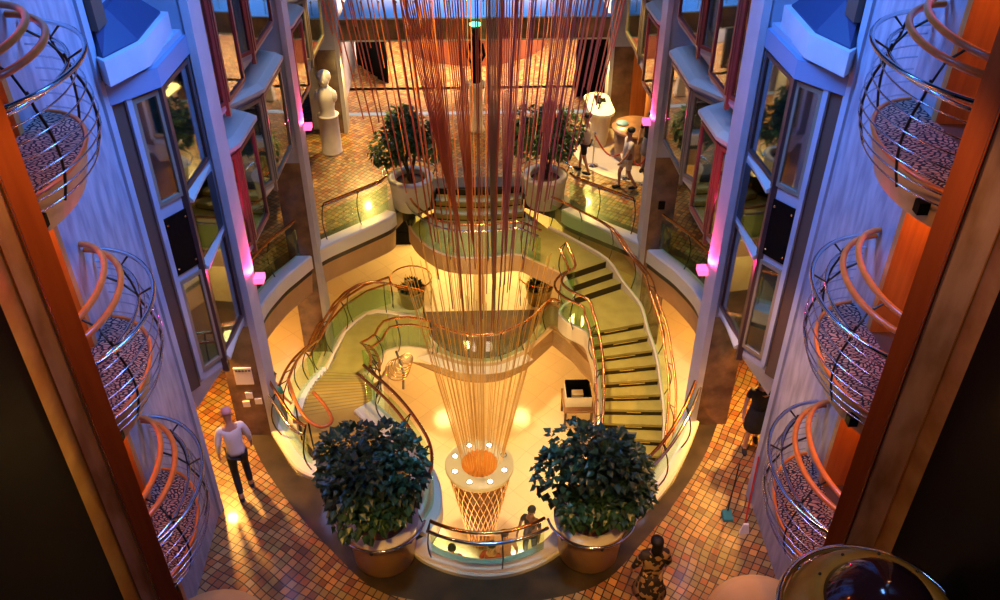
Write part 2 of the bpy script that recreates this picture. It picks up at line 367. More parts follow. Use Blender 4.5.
ring = crs([(0, 7.95), (1.08, 8.08), (1.8, 8.35), (2.44, 9.0), (3.16, 9.85), (3.95, 11.0), (4.5, 12.2), (5.0, 13.6), (5.28, 14.8), (5.25, 16), (4.9, 17.1), (4.2, 18.1), (3.3, 18.9), (2.6, 19.6), (2.0, 20.5), (1.3, 21.1), (-1.3, 21.1), (-2.0, 20.5), (-2.6, 19.6), (-3.3, 18.9), (-4.2, 18.1), (-4.9, 17.1), (-5.25, 16), (-5.28, 14.8), (-5.0, 13.6), (-4.5, 12.2), (-3.95, 11.0), (-3.16, 9.85), (-2.44, 9.0), (-1.8, 8.35), (-1.08, 8.08)], 4, True)
struct(slab('floor', [(-5.5,3),(5.5,3),(5.5,36),(-5.5,36)], [ring], 0, .4, 'cobble'))
struct(slab('trim_1', ring, [hole], 0, .4, 'border_stone'))
hole4 = crs([(-1.9,17.5),(-1.05,16.95),(-.5,16.68),(0,16.6),(.5,16.68),(1.1,17.05)], 4)+[(1.86,18.0),(2.3,17.35),(2.75,16.4),(2.8,13),(2.5,10.2),(1.3,9.2),(0,8.9),(-1.2,9.3),(-1.7,11),(-2.0,13),(-2.2,15.5),(-2.35,16.8)]
struct(slab('floor_2', [(-8,4),(8,4),(8,27),(-8,27)], [hole4], -2.8, .45, 'marble_floor'))
struct(MB().box((-8,3,-5.8),(8,28,-5.6)).build('floor_3', 'marble_floor'))
struct(MB().box((-8.2,3,-5.6),(-8,28,0)).build('wall_lower_left', 'tan_fascia'))
struct(MB().box((8,3,-5.6),(8.2,28,0)).build('wall_lower_right', 'tan_fascia'))
struct(MB().box((-8,27,-5.6),(8,27.2,0)).build('wall_lower_back', 'orange_wood'))
struct(MB().box((-8,2.8,-5.6),(8,3,0)).build('wall_lower_front', 'tan_fascia'))
# fascia round the deck four opening
struct(MB().sweep([tuple(p[:2])+(-2.8,) for p in hole4], [(0,.03),(.12,.03),(.12,-.5),(0,-.5)], side=1, closed=True).build('trim_2', 'tan_fascia'))
struct(MB().sweep([tuple(p[:2])+(-2.8,) for p in crs([(-1.6,17.3),(-1.05,16.95),(-.5,16.68),(0,16.6),(.5,16.68),(1.1,17.05)], 4)], [(-.30,.035),(-.02,.035),(-.02,.06),(-.30,.06)], side=1).build('trim_3', 'cream'))
# dark polished inlay on the deck four platform
ip = [(math.cos(a)*1.55, 18.9+math.sin(a)*1.95) for a in [PI+PI*i/20 for i in range(21)]]
struct(MB().prism(ip, -2.8, -2.785).build('trim_4', 'platform_brown'))
# ledges: curb on top, tall fascia on the void side
def ledge(name, path, side, wide, m='ledge', deep=-.26):
    struct(MB().sweep([tuple(p[:2]) for p in path], [(0,.10),(-.03,.07),(-.03,deep),(.10,deep),(.10,-.02),(wide,-.02),(wide,.07),(wide-.03,.10)], side=side).build(name, m))
ledge('trim_5', NE, -1, .30)
ledge('trim_6', RS, -1, .32)
ledge('trim_7', LO, 1, .32)
ledge('trim_8', LI, 1, .42)
for s, path in ((-1, LO), (1, RS)):     # tan skirt below the pale ledge
    struct(MB().sweep([tuple(p[:2]) for p in path], [(.0,-.26),(.12,-.26),(.12,-.95),(.06,-.95)], side=-s*1).build('trim_9' if s < 0 else 'trim_10', 'tan_fascia'))
# under-deck beam seen below the far curve
# ------------------------------------------------------------------ railings
def railing(name_label, path, group=None, h=1.0, base=0, glassy=True, outer='steel', inner='bronze', step=1.0, curve=.16, side=1, rr=.030, gap=.10, cat='railing'):
    p0 = path[len(path)//2]
    t = thing('glass_railing', (p0[0], p0[1], (p0[2] if len(p0) > 2 else 0)+base), name_label, cat, group)
    MB().tube(lift(path, base+h), rr, 8).build('handrail', inner, t)
    MB().tube(lift(offset(path, gap*side), base+h-.12), rr*.95, 8).build('handrail', outer, t)
    if glassy:
        MB().sweep(lift(path, base), [(0,.10),(.012,.10),(.012,h-.22),(0,h-.22)], side=side).build('glass_panel', 'rail_glass', t)
    P = [Vector(p) if len(p) > 2 else Vector((*p, 0)) for p in path]
    pts = every([tuple(v) for v in P], step)
    for q in pts:
        i = min(range(len(P)), key=lambda k: (P[k]-Vector(q)).length)
        tt = P[min(i+1, len(P)-1)]-P[max(i-1, 0)]; tt.z = 0; tt.normalize(); n = Vector((-tt.y, tt.x, 0))*side
        c = Vector(q)+Vector((0, 0, base))
        arc = [c+n*(math.sin(u*PI)*curve)+Vector((0, 0, u*(h+.0)-.12*(1-u))) for u in [k/7 for k in range(8)]]
        m = MB().tube(arc, .013, 6); m.tube([c+Vector((0,0,h-.01)), c+n*gap+Vector((0,0,h-.12))], .011, 6)
        m.build('post', 'dark_metal', t)
    return t
def on(path, z=.10): return [(p[0], p[1], z) for p in path]
NEo = offset(on(NE), -.16)
def loop(cx, cy, a0, a1, r, z=.10, n=16): return [(cx+r*math.cos(R(a0+(a1-a0)*i/n)), cy+r*math.sin(R(a0+(a1-a0)*i/n)), z) for i in range(n+1)]
railing('low curved double rail between the two near planters above the lower floor', [p for p in NEo][6:-6], h=.82, step=1.1, side=-1, curve=.1)
Ro = offset(on(RS), -.14); Lo = offset(on(LO), .14)
k1 = 22
railing('curved double rail running from the near right planter up to the right column', Ro[1:k1-7], step=1.0, side=-1)
railing('short curved rail under the right bay windows between the two right columns', Ro[k1:43], step=.9, side=-1)
railing('far right curved rail beside the people, from column to far planter', Ro[47:60], step=.9, side=-1)
railing('curved double rail on the left ledge beside the man in the white shirt', Lo[3:k1-4], step=1.0)
railing('short curved rail under the left bay windows between the two left columns', Lo[k1:43], step=.9)
railing('far left curved rail from column to far planter on pale ledge', Lo[47:60], step=.9)
# rail loops round planters (part of each planter ring)
# ------------------------------------------------------------------ potted trees
def tree(cx, cy, label, seed, matd, leafm, rad=.95, zc=1.95, n=1500, loopang=None, flip=1, drum='planter_tan'):
    rnd = random.Random(seed)
    t = thing('potted_tree', (cx, cy, 0), label, 'potted tree', 'large potted trees at the corners of the opening')
    p = MB().lathe([(.0,0),(.44,0),(.47,.03),(.53,.70),(.555,.74),(.555,.80),(.53,.83),(.41,.83),(.385,.80),(.37,.62)], (cx, cy, 0), 40).build('planter', drum, t)
    MB().lathe([(.57,.815),(.55,.84),(.41,.84),(.385,.815)], (cx, cy, 0), 40).build('rim', 'concrete_white', p)
    so = MB().lathe([(0,.74),(.2,.73),(.385,.70)], (cx, cy, 0), 28).build('soil', 'soil', p)
    m = MB()
    for k in range(5):
        a = 2*PI*k/5+rnd.random(); r1 = .05; r2 = rnd.uniform(.15, .4)
        m.tube([(cx+r1*math.cos(a), cy+r1*math.sin(a), .68), (cx+.07*math.cos(a+.5), cy+.07*math.sin(a+.5), 1.0), (cx+r2*.5*math.cos(a), cy+r2*.5*math.sin(a), 1.35), (cx+r2*math.cos(a), cy+r2*math.sin(a), 1.9)], [.035,.03,.025,.012], 6)
    m.build('trunk', 'bark', t)
    blobs = []
    for k in range(14):
        a = rnd.uniform(0, 2*PI); rr = rad*.70*math.sqrt(rnd.random()); z = zc+rnd.uniform(-.40, .42)
        f = 1-.28*max(0, z-zc)
        blobs.append((cx+rr*f*math.cos(a), cy+rr*f*math.sin(a), z, rnd.uniform(.26, .42)))
    m = MB()
    for i in range(n):
        b_ = rnd.choice(blobs); th = rnd.uniform(0, 2*PI); ph = math.acos(rnd.uniform(-.75, 1)); rr = b_[3]*rnd.uniform(.75, 1.08)
        d = Vector((math.sin(ph)*math.cos(th), math.sin(ph)*math.sin(th), math.cos(ph)))
        c = Vector(b_[:3])+d*rr
        # a leaf: pointed, folded along its midrib, drooping outwards
        out = (d+Vector((rnd.uniform(-.6,.6), rnd.uniform(-.6,.6), rnd.uniform(-.9,.1)))).normalized()
        sd = out.cross(Vector((0,0,1)));
        if sd.length < .1: sd = Vector((1,0,0))
        sd.normalize(); up = sd.cross(out).normalized(); sc = rnd.uniform(.08, .13); wd = sc*.5
        A = c; B = c+out*sc*.45+sd*wd+up*.015; Cc = c+out*sc*.5-up*.008; D = c+out*sc*.45-sd*wd+up*.015; E = c+out*sc*1.15-up*.03
        m.add([A,B,Cc,D,E], [(0,1,2),(0,2,3),(1,4,2),(3,2,4)])
    m.build('foliage', leafm, t)
    if loopang:
        MB().tube(loop(cx, cy, loopang[0], loopang[1], .68, .92, 22), .022, 8).build('rail', 'steel', t)
        for k in range(3):
            a = R(loopang[0]+(loopang[1]-loopang[0])*(k+.5)/3)
            MB().tube([(cx+.54*math.cos(a), cy+.54*math.sin(a), .70), (cx+.62*math.cos(a), cy+.62*math.sin(a), .76), (cx+.68*math.cos(a), cy+.68*math.sin(a), .92)], .013, 6).build('rail_support', 'dark_metal', t)
    return t
tree(-1.62, 8.95, 'dense dark green tree in the near left round tan planter', 3, None, 'leaf', .93, 1.80, 2700, (170, 350))
tree(1.58, 8.92, 'dense dark green tree in the near right round tan planter', 11, None, 'leaf', .93, 1.80, 2700, (190, 370))
tree(-1.70, 19.75, 'bushy green tree in the far left round white planter', 5, None, 'leaf_light', .95, 1.90, 2800, (-10, 190), drum='concrete_white')
tree(1.68, 19.75, 'green tree in the far right white planter, partly behind the hanging strands', 8, None, 'leaf_light', .95, 1.90, 2800, (-10, 190), drum='concrete_white')
# ------------------------------------------------------------------ far steps, landing and the right staircase
st = thing('staircase', (3.2, 15.2, -2.8), 'right staircase of olive treads with dark risers curving down from the far landing', 'staircase')
def plate(poly, z, thick, name, m, par): return MB().prism(poly, z-thick, z).build(name, m, par)
for i, (y, hw) in enumerate(((20.62,1.12),(20.25,1.16),(19.88,1.2))):
    arc = [(-hw+2*hw*k/12, y-.12*math.sin(PI*k/12)) for k in range(13)]
    z = -.165*(i+1); back = [(p[0], p[1]-.42) for p in arc[::-1]]
    plate(arc[::-1]+back[::-1], z, .12, 'tread', 'stair_carpet', st)
    MB().sweep([(p[0], p[1], 0) for p in arc], [(0,z+.165),(-.03,z+.165),(-.03,z),(0,z)], side=1).build('riser', 'riser', st)
land = crs([(-1.2,20.2),(-1.75,19.5),(-1.45,18.8),(-.85,18.15),(0,17.98),(.88,18.1),(1.33,17.8),(2.0,17.2)], 4)+[(3.05,17.76),(2.4,18.6),(1.75,19.3),(1.2,20.2)]
land = [(p[0], p[1]) for p in land]
plate(land, -.5, .1, 'landing', 'stair_carpet', st)
fr = crs([(-1.75,19.5),(-1.45,18.8),(-.85,18.15),(0,17.98),(.88,18.1),(1.33,17.8),(2.0,17.2)], 5)
MB().sweep([(p[0], p[1], -.5) for p in fr], [(0,.05),(-.07,.05),(-.07,-.42),(0,-.42)], side=1).build('fascia', 'tan_fascia', st)
NO = [((1.98,17.20),(3.05,17.76),-.5),((2.1,16.95),(3.2,17.52),-.66),((2.2,16.72),(3.38,17.30),-.82)]
for i, (a, b_, z) in enumerate(NO):
    if i < 2: q = NO[i+1]; plate([a, q[0][:2], q[1][:2], b_], z-.16, .12, 'tread', 'stair_carpet', st)
    MB().hexa([(a[0],a[1],z-.16),(b_[0],b_[1],z-.16),(b_[0]-.01,b_[1]-.03,z-.16),(a[0]-.01,a[1]-.03,z-.16),(a[0],a[1],z+.005),(b_[0],b_[1],z+.005),(b_[0]-.01,b_[1]-.03,z+.005),(a[0]-.01,a[1]-.03,z+.005)]).build('riser', 'riser', st)
plate([(2.2,16.72),(1.95,16.6),(1.85,16.3),(2.0,16.0),(2.37,15.62),(3.72,15.98),(3.7,16.6),(3.38,17.30)], -.98, .12, 'landing', 'stair_carpet', st)
FL = [((2.37,15.62),(3.72,15.95),-.98),((2.46,15.39),(3.78,15.67),-1.145),((2.53,15.16),(3.86,15.37),-1.31),((2.57,14.91),(3.90,15.06),-1.475),((2.60,14.66),(3.91,14.75),-1.64),((2.61,14.42),(3.92,14.43),-1.805),((2.60,14.17),(3.92,14.11),-1.97),((2.59,13.92),(3.89,13.80),-2.135),((2.56,13.67),(3.84,13.50),-2.3),((2.52,13.42),(3.77,13.20),-2.465),((2.46,13.14),(3.69,12.89),-2.63),((2.38,12.88),(3.58,12.58),-2.8)]
for i, (a, b_, z) in enumerate(FL[:-1]):
    q = FL[i+1]; zz = z-.165
    plate([a, q[0], q[1], b_], zz, .05, 'tread', 'stair_carpet', st)
    zr = z-.055; MB().hexa([(a[0],a[1],zz),(b_[0],b_[1],zz),(b_[0],b_[1]+.03,zz),(a[0],a[1]+.03,zz),(a[0],a[1],zr),(b_[0],b_[1],zr),(b_[0],b_[1]+.03,zr),(a[0],a[1]+.03,zr)]).build('riser', 'riser', st)
    MB().hexa([(a[0],a[1]-.012,zr),(b_[0],b_[1]-.012,zr),(b_[0],b_[1]+.05,zr),(a[0],a[1]+.05,zr),(a[0],a[1]-.005,z+.004),(b_[0],b_[1]-.005,z+.004),(b_[0],b_[1]+.05,z+.004),(a[0],a[1]+.05,z+.004)]).build('tread_nose', 'stair_carpet', st)
    g = .25; A = Vector(a).lerp(Vector(b_), .3+.12*math.sin(i*2.3)); B = Vector(a).lerp(Vector(b_), .72+.1*math.sin(i*1.7))
    MB().hexa([(A.x,A.y-.016,z-.09),(B.x,B.y-.016,z-.09),(B.x,B.y-.002,z-.09),(A.x,A.y-.002,z-.09),(A.x,A.y-.016,z-.065),(B.x,B.y-.016,z-.065),(B.x,B.y-.002,z-.065),(A.x,A.y-.002,z-.065)]).build('riser_glint', 'brass_glint', st)  # short brass strip stands in for a highlight on the riser
inL = [(2.0,17.2,-.5),(2.2,16.72,-.82),(1.97,16.6,-.98),(1.85,16.3,-.98),(2.0,15.98,-.98)]+[(p[0][0],p[0][1],p[2]) for p in FL]
outL = [(1.75,19.3,-.5),(2.4,18.6,-.5),(3.05,17.76,-.5),(3.38,17.30,-.82),(3.7,16.6,-.98)]+[(p[1][0],p[1][1],p[2]) for p in FL]
inS = crs(inL, 3); outS = crs(outL, 3)
MB().sweep(inS, [(0,.06),(-.07,.06),(-.07,-.38),(0,-.38)], side=1).build('stringer', 'cream', st)
MB().sweep(outS, [(0,.06),(.07,.06),(.07,-.38),(0,-.38)], side=1).build('stringer', 'cream', st)
railing('wood topped curved rail round the front of the far landing', offset([(p[0],p[1],-.5) for p in fr[:27]], -.03), h=.98, step=.9, inner='bronze', side=-1, curve=.12)
railing('inner rail of the right staircase next to the open lower floor', offset(inS[:], -.03), h=.95, step=.9, inner='bronze', outer='bronze', side=-1, gap=.16)
railing('outer rail of the right staircase nearest the right column', offset(outS[:], .03), h=.95, step=.9, inner='bronze', outer='bronze', side=1, gap=.16)
# ------------------------------------------------------------------ left staircase going down away from the camera
sl = thing('staircase', (-2.9, 14, -2.8), 'left staircase of fine pale treads descending away from the near left landing', 'staircase')
plate([(-3.45,12.08),(-3.2,11.4),(-2.85,10.95),(-2.6,10.6),(-1.6,9.9),(-1.05,10.2),(-1.2,10.9),(-1.6,11.6),(-2.12,12.38)], .012, .03, 'landing', 'landing_floor', sl)
nT = 13; LF = []
for i in range(nT+1):
    u = i/nT; LF.append(((-3.45-.15*u-.12*math.sin(PI*u), 12.08+3.65*u), (-2.12-.68*u+.10*math.sin(PI*u), 12.38+3.2*u), -2.0*u))
for i in range(nT):
    a, b_, z = LF[i]; q = LF[i+1]; zz = z-.154
    plate([a, b_, q[1], q[0]], zz, .05, 'tread', 'stair_carpet' if i > 8 else 'landing_floor', sl)
    MB().hexa([(a[0],a[1],zz),(b_[0],b_[1],zz),(b_[0],b_[1]+.03,zz),(a[0],a[1]+.03,zz),(a[0],a[1],z),(b_[0],b_[1],z),(b_[0],b_[1]+.03,z),(a[0],a[1]+.03,z)]).build('riser', 'stair_edge', sl)
plate([(-3.6,15.73),(-2.8,15.58),(-2.5,16.0),(-2.35,16.6),(-2.35,18.0),(-2.9,18.0),(-3.35,17.3)], -2.0-.154, .12, 'landing', 'stair_carpet', sl)
SN = [((-2.35,18.0),(-2.35,16.6)),((-2.1,18.15),(-2.08,16.75)),((-1.85,18.25),(-1.8,16.95)),((-1.6,18.3),(-1.55,17.1)),((-1.35,18.35),(-1.3,17.2))]
for i in range(4):
    a, b_ = SN[i]; c, d = SN[i+1]; z = -2.154-.13*(i+1)
    plate([a, b_, d, c], z, .06, 'tread', 'stair_carpet', sl)
Lout = crs([(p[0][0],p[0][1],p[2]) for p in LF]+[(-3.35,17.3,-2.15),(-2.9,18.0,-2.15),(-2.35,18.1,-2.2),(-1.4,18.4,-2.7)], 2)
Lin = crs([(p[1][0],p[1][1],p[2]) for p in LF[:-1]]+[(-2.75,15.6,-2.05),(-2.5,16.0,-2.15),(-2.35,16.55,-2.2),(-1.8,16.95,-2.4),(-1.3,17.15,-2.7)], 2)
MB().sweep(Lout, [(0,-.02),(.06,-.02),(.06,-.4),(0,-.4)], side=1).build('stringer', 'cream', sl)
MB().sweep(Lin, [(0,.06),(-.06,.06),(-.06,-.4),(0,-.4)], side=1).build('stringer', 'cream', sl)
for i in range(nT):       # pale teeth of the stepped side panels
    a, b_, z = LF[i]; m = MB().box((a[0]-.12, a[1], z-.16), (a[0]+.04, a[1]+.16, z+.03)); m.build('side_block', 'ledge', sl)
railing('outer bronze rail of the left staircase ending in a U turn', crs([(-2.95,10.75,0),(-2.75,10.95,0),(-2.95,11.25,0)], 3)[:0]+[(p[0]-.05,p[1],p[2]) for p in Lout], h=.95, step=.9, inner='bronze', outer='bronze', side=1, gap=.18)
u = thing('handrail_loop', (-2.9,11.2,0), 'orange bronze handrail loop at the head of the left staircase', 'handrail')
MB().tube(crs([(-3.5,12.05,.97),(-3.25,11.4,.97),(-3.0,11.0,.97),(-2.75,10.85,.95),(-2.6,11.0,.95),(-2.75,11.35,.95),(-3.0,11.7,.95)], 5), .032, 10).build('rail', 'wood_rail', u)
MB().tube([(-3.0,11.0,.97),(-3.0,11.02,.5),(-2.98,11.03,0)], .016, 6).build('post', 'dark_metal', u)
MB().tube([(-3.3,11.5,.97),(-3.32,11.55,.5),(-3.3,11.5,0)], .016, 6).build('post', 'dark_metal', u)
railing('inner bronze rail of the left staircase over the lower floor', [(p[0]+.05,p[1],p[2]) for p in Lin], h=.95, step=.8, inner='bronze', outer='bronze', side=-1, gap=.16)
railing('bronze rail along the wide blue white ledge behind the near left tree', offset(on(LI), .1)[2:], h=.92, step=.8, inner='bronze', outer='bronze', side=1, gap=.14)
# spiral metal rings hanging off the inner corner of the left stair
g = thing('metal_scroll', (-1.95, 15.3, -2.3), 'tangle of curved metal scrolls beside the left staircase turn', 'railing ornament')
m = MB()
for k in range(6):
    rr = .28-.03*k; m.tube([(-2.0+.06*k+rr*math.cos(a), 15.9-.10*k+rr*math.sin(a)*.7, -2.2+.25*k*.6+rr*.6*math.sin(a)) for a in [2*PI*j/18 for j in range(18)]], .014, 6, closed=True)
m.build('scroll', 'gold', g)
MB().tube([(-1.9,15.9,-2.8),(-1.85,15.8,-2.2),(-1.95,15.6,-1.4)], .03, 8).build('stem', 'dark_metal', g)
# deck four railings
railing('rail along the front of the centre platform on the middle deck', [(p[0],p[1],-2.8) for p in crs([(-1.15,17.15),(-.5,16.8),(0,16.72),(.5,16.8),(1.05,17.15)], 5)], h=.95, step=.8, inner='bronze', outer='steel', side=1)
railing('slanting rail from the platform to the corner under the right staircase', [(p[0],p[1],-2.8) for p in crs([(1.1,17.2),(1.45,17.6),(1.8,18.1),(2.1,17.85),(2.3,17.5)], 4)], h=.95, step=.5, inner='bronze', outer='steel', side=1)
for s, nm in ((-1, 'left'), (1, 'right')):
    cx = -1.83 if s < 0 else 1.58; cy = 19.3
    pl = thing('potted_plant', (cx, cy, -2.8), 'small dark plant in an olive pot with ring rail, %s of the centre platform' % nm, 'potted plant', 'ring railed pots on the middle deck')
    MB().lathe([(0,0),(.30,0),(.36,.45),(.38,.5),(.33,.5),(.31,.42),(0,.40)], (cx,cy,-2.8), 24).build('pot', 'landing_floor', pl)
    rnd = random.Random(20+s); m = MB()
    for i in range(260):
        d = Vector((rnd.gauss(0,1), rnd.gauss(0,1), abs(rnd.gauss(0,1)))).normalized(); c = Vector((cx,cy,-2.35))+d*rnd.uniform(.1,.34)
        sd = d.cross(Vector((rnd.random(),rnd.random(),.3))).normalized()*.045; m.add([c-sd, c+d*.07, c+sd, c-d*.03], [(0,1,2,3)])
    m.build('foliage', 'leaf', pl)
    MB().tube(loop(cx, cy, 0, 360, .55, -1.95, 24)[:-1], .018, 6, closed=True).build('ring_rail', 'bronze', pl)
    for q in (-1, 1): MB().tube([(cx+.5*q,cy-.2,-2.8),(cx+.54*q,cy-.1,-1.95)], .012, 6).build('rail_support', 'dark_metal', pl)
railing('straight rail running left from the left potted plant to the left column', [(-2.4,19.2,-2.8),(-3.0,18.85,-2.8),(-3.55,18.2,-2.8),(-4.0,17.2,-2.8),(-4.15,16.2,-2.8)], h=.95, step=.9, inner='bronze', outer='bronze', side=1)
tag(MB().tube([(0,21.0,-2.8),(0,21.0,-.45)], .17, 20).build('round_column', 'orange_wood'), 'slim round orange column on the middle deck seen behind the strands', 'column')
c4 = thing('bench', (-2.6,22.6,-2.8), 'dark furniture group below the far left ledge', 'furniture')
MB().box((-3.4,22.2,-2.8),(-1.9,23.0,-2.35)).build('seat', 'black', c4, .04); MB().box((-3.4,23.0,-2.8),(-1.9,23.2,-1.9)).build('backrest', 'black', c4, .04)
# ------------------------------------------------------------------ podium
PC = (-.11, 13.62)
pd = thing('lattice_podium', (*PC, -5.6), 'tall gold lattice pedestal with round lamp studded top under the strands', 'podium')
MB().lathe([(.38,-.12),(.74,-.12),(.76,-.08),(.76,-.02),(.74,0),(.40,0)], (*PC,-3.0), 48).build('table_top', 'disc', pd)
vs = MB(); n = 48; P = []
for j in range(n):
    a = 2*PI*j/n; hgt = .05 if j % 2 else -.02
    P.append((.40*math.cos(a), .40*math.sin(a), hgt))
vv = [(PC[0]+x, PC[1]+y, -3.0+z) for x, y, z in P]+[(PC[0], PC[1], -2.93)]+[(PC[0]+x, PC[1]+y, -3.1) for x, y, z in P]
vs.add(vv, [(j, (j+1)%n, n) for j in range(n)]+[(j, n+1+j, n+1+(j+1)%n, (j+1)%n) for j in range(n)])
vs.build('fluted_cushion', 'ridged_orange', pd)
for k in range(8):
    a = R(22.5+45*k); x, y = PC[0]+.585*math.cos(a), PC[1]+.585*math.sin(a)
    l = MB().lathe([(.075,0),(.075,.015),(.055,.015)], (x,y,-3.0), 16).build('lamp', 'steel', pd)
    if k != 0: MB().lathe([(0,.012),(.054,.012)], (x,y,-3.0), 16).build('bulb', 'lamp_glow', l)
m = MB()
for k in range(26):
    for sg in (1, -1):
        pts = []
        for i in range(9):
            u = i/8; rr = .30+.42*u**1.15; a = 2*PI*k/26+sg*u*1.15; pts.append((PC[0]+rr*math.cos(a), PC[1]+rr*math.sin(a), -5.6+2.48*u))
        m.tube(pts, .013, 5)
m.build('lattice', 'gold', pd)
MB().lathe([(.02,0),(.26,0),(.30,.1),(.60,2.47),(.02,2.47)], (*PC,-5.6), 28).build('core', 'brown_top', pd)
for x in (-.95, .82):
    fl = MB().lathe([(0,.03),(.42,.03),(.45,0)], (x, 12.85, -5.6), 28).build('floor_light', 'pink_glow')
    tag(fl, 'bright pinkish floor light %s of the lattice pedestal base' % ('left' if x < 0 else 'right'), 'floor light')
# ------------------------------------------------------------------ hanging strand sculpture
ch = thing('strand_sculpture', (0, 13.8, 11.0), 'huge hanging sculpture of copper strands lit gold below, narrowing to the pedestal', 'sculpture')
CC = (-.05, 13.75)
MB().lathe([(2.95,0),(3.05,0),(3.05,.1),(2.95,.1),(2.95,0)], (*CC, 11.2), 64, False).build('ring', 'steel', ch)
def rad(z): return .46+.172*(z+3)+.10*math.sin((z+3)/14*PI)
rnd = random.Random(42)
def strand(x0,y0,z0,x1,y1,z1,r): return ((x0,y0,z0),(x1,y1,z1),r)
def cone(a, z0, z1, f=1): return (CC[0]+rad(z0)*f*math.cos(a), CC[1]+rad(z0)*f*math.sin(a), z0, CC[0]+rad(z1)*f*math.cos(a), CC[1]+rad(z1)*f*math.sin(a), z1)
parts = []; extra = {'copper_strand': [], 'mauve_lit_strand': [], 'gold_lit_strand': [], 'olive_strand': []}
for k in range(56):           # outer curtain, full height in two coloured lengths
    a = 2*PI*(k+.3*rnd.random())/56; c = math.cos(a); zb = 1.2+5.0*abs(c)**1.2+rnd.uniform(-.5, .5)+(.9 if c < -.35 else 0)
    parts.append((cone(a, 11.2, zb), 'copper_strand' if c < .15 else 'mauve_lit_strand', .011))
for k in range(44):
    a = 2*PI*(k+.5*rnd.random())/44; zt = 2.0+rnd.uniform(-.35, .35)
    parts.append((cone(a, zt, -2.9, .97), 'gold_lit_strand', .0065))
for i, (c, mname, r) in enumerate(parts):
    MB().tube([c[:3], c[3:]], r, 5).build('strand', mname, ch)
for k in range(56):
    a = 2*PI*rnd.random(); f = rnd.uniform(.35, .92); zb = 1.2+5.0*abs(f*math.cos(a))**1.2+rnd.uniform(-.6, .6)
    extra['copper_strand' if math.cos(a) < .2 else 'mauve_lit_strand'].append(cone(a, 11.2, zb, f)+(.009,))
for k in range(34):
    a = 2*PI*rnd.random(); f = rnd.uniform(.2, .95)
    extra['gold_lit_strand'].append(cone(a, rnd.uniform(1.5, 3.2), rnd.uniform(-2.9, -2.2), f)+(.006,))
def fin(xt, yt, wt, zt, xb, yb, zb, mname, n=13):
    for k in range(n):
        u = k/(n-1)-.5; e = zb+abs(u)*2*rnd.uniform(1.2, 2.4)
        x1 = xb+(xt-xb)*(e-zb)/(zt-zb)+u*wt*(e-zb)/(zt-zb); y1 = yb+(yt-yb)*(e-zb)/(zt-zb)
        extra[mname].append((xt+u*wt, yt, zt, x1, y1, e, .010))
fin(-1.45, 13.0, .75, 11.2, -.28, 13.3, 2.6, 'copper_strand', 13)
fin(-.55, 13.0, .50, 11.2, -.10, 13.3, 2.2, 'copper_strand', 8)
fin(.22, 12.8, .30, 11.2, .22, 13.2, .2, 'olive_strand', 8)
fin(.55, 13.2, .5, 11.2, .42, 13.4, 1.8, 'mauve_lit_strand', 8)
fin(1.7, 14.2, .5, 11.2, .95, 14.0, 2.4, 'mauve_lit_strand', 8)
for mname, L_ in extra.items():
    m = MB()
    for c in L_: m.tube([c[:3], c[3:6]], c[6], 4)
    o = m.build('strand_bundle', mname, ch); o['kind'] = 'stuff'
# crystal sparkles near the top
# ------------------------------------------------------------------ side facades
def facade(s):
    nm = 'left' if s < 0 else 'right'
    X = lambda x, y: (s*x, y)
    # marble wall with the balcony doors
    struct(MB().box((s*4.42,7.95,0),(s*4.9,9.82,12)).build('wall_'+nm, 'marble'))
    struct(MB().box((s*4.40,7.86,0),(s*4.9,7.95,12)).build('trim_2%d' % (1 if s < 0 else 2), 'orange_wood'))
    struct(MB().box((s*5.25,5.2,0),(s*5.4,7.95,12)).build('wall_'+nm, 'orange_wall'))
    struct(MB().box((s*4.42,5.2,0),(s*5.3,6.4,12)).build('wall_'+nm, 'marble'))
    struct(MB().box((s*4.38,9.82,0),(s*4.9,9.98,12)).build('trim_3%d' % (1 if s < 0 else 2), 'facade'))
    for z in (2.6, 5.2, 7.8):
        struct(MB().box((s*4.42,6.4,z-.3),(s*5.25,7.86,z-.005)).build('floor_%d' % (4+int(z/2.6)), 'brown_panel'))
    # upper facade behind the bays
    struct(MB().box((s*4.45,9.98,2.5),(s*4.8,24.2,12)).build('wall_'+nm, 'facade'))
    struct(MB().box((s*4.45,9.98,2.3),(s*5.6,24.2,2.5)).build('ceiling', 'facade_pale'))
    # shop fronts below, set back
    struct(MB().box((s*5.5,9.82,0),(s*5.6,24.2,2.3)).build('wall_'+nm, 'brown_marble'))
    struct(MB().box((s*4.9,9.7,0),(s*5.5,9.82,2.3)).build('wall_'+nm, 'facade'))
    struct(MB().box((s*4.45,24.2,0),(s*4.8,36,4)).build('wall_'+nm, 'facade_pale'))
    struct(MB().box((s*5.5,3,0),(s*5.6,5.2,12)).build('wall_'+nm, 'black_soft'))
    for z in (.4, 1.1, 1.8):
        struct(MB().box((s*5.46,12.4,z),(s*5.5,24,z+.07)).build('trim_4%d' % (1 if s < 0 else 2), 'bronze'))
facade(-1); facade(1)
def frame_face(m, p, q, z0, z1, t=.07, d=.06, sh=.0):
    m.wallbox(p, q, z0, z0+t, sh, sh+d); m.wallbox(p, q, z1-t, z1, sh, sh+d)
    D = Vector((q[0]-p[0], q[1]-p[1])); Ln = D.length; D.normalize()
    a = (p[0]+D.x*t, p[1]+D.y*t); b_ = (q[0]-D.x*t, q[1]-D.y*t)
    m.wallbox(p, a, z0+t, z1-t, sh, sh+d); m.wallbox(b_, q, z0+t, z1-t, sh, sh+d)
def lerp2(p, q, u): return (p[0]+(q[0]-p[0])*u, p[1]+(q[1]-p[1])*u)
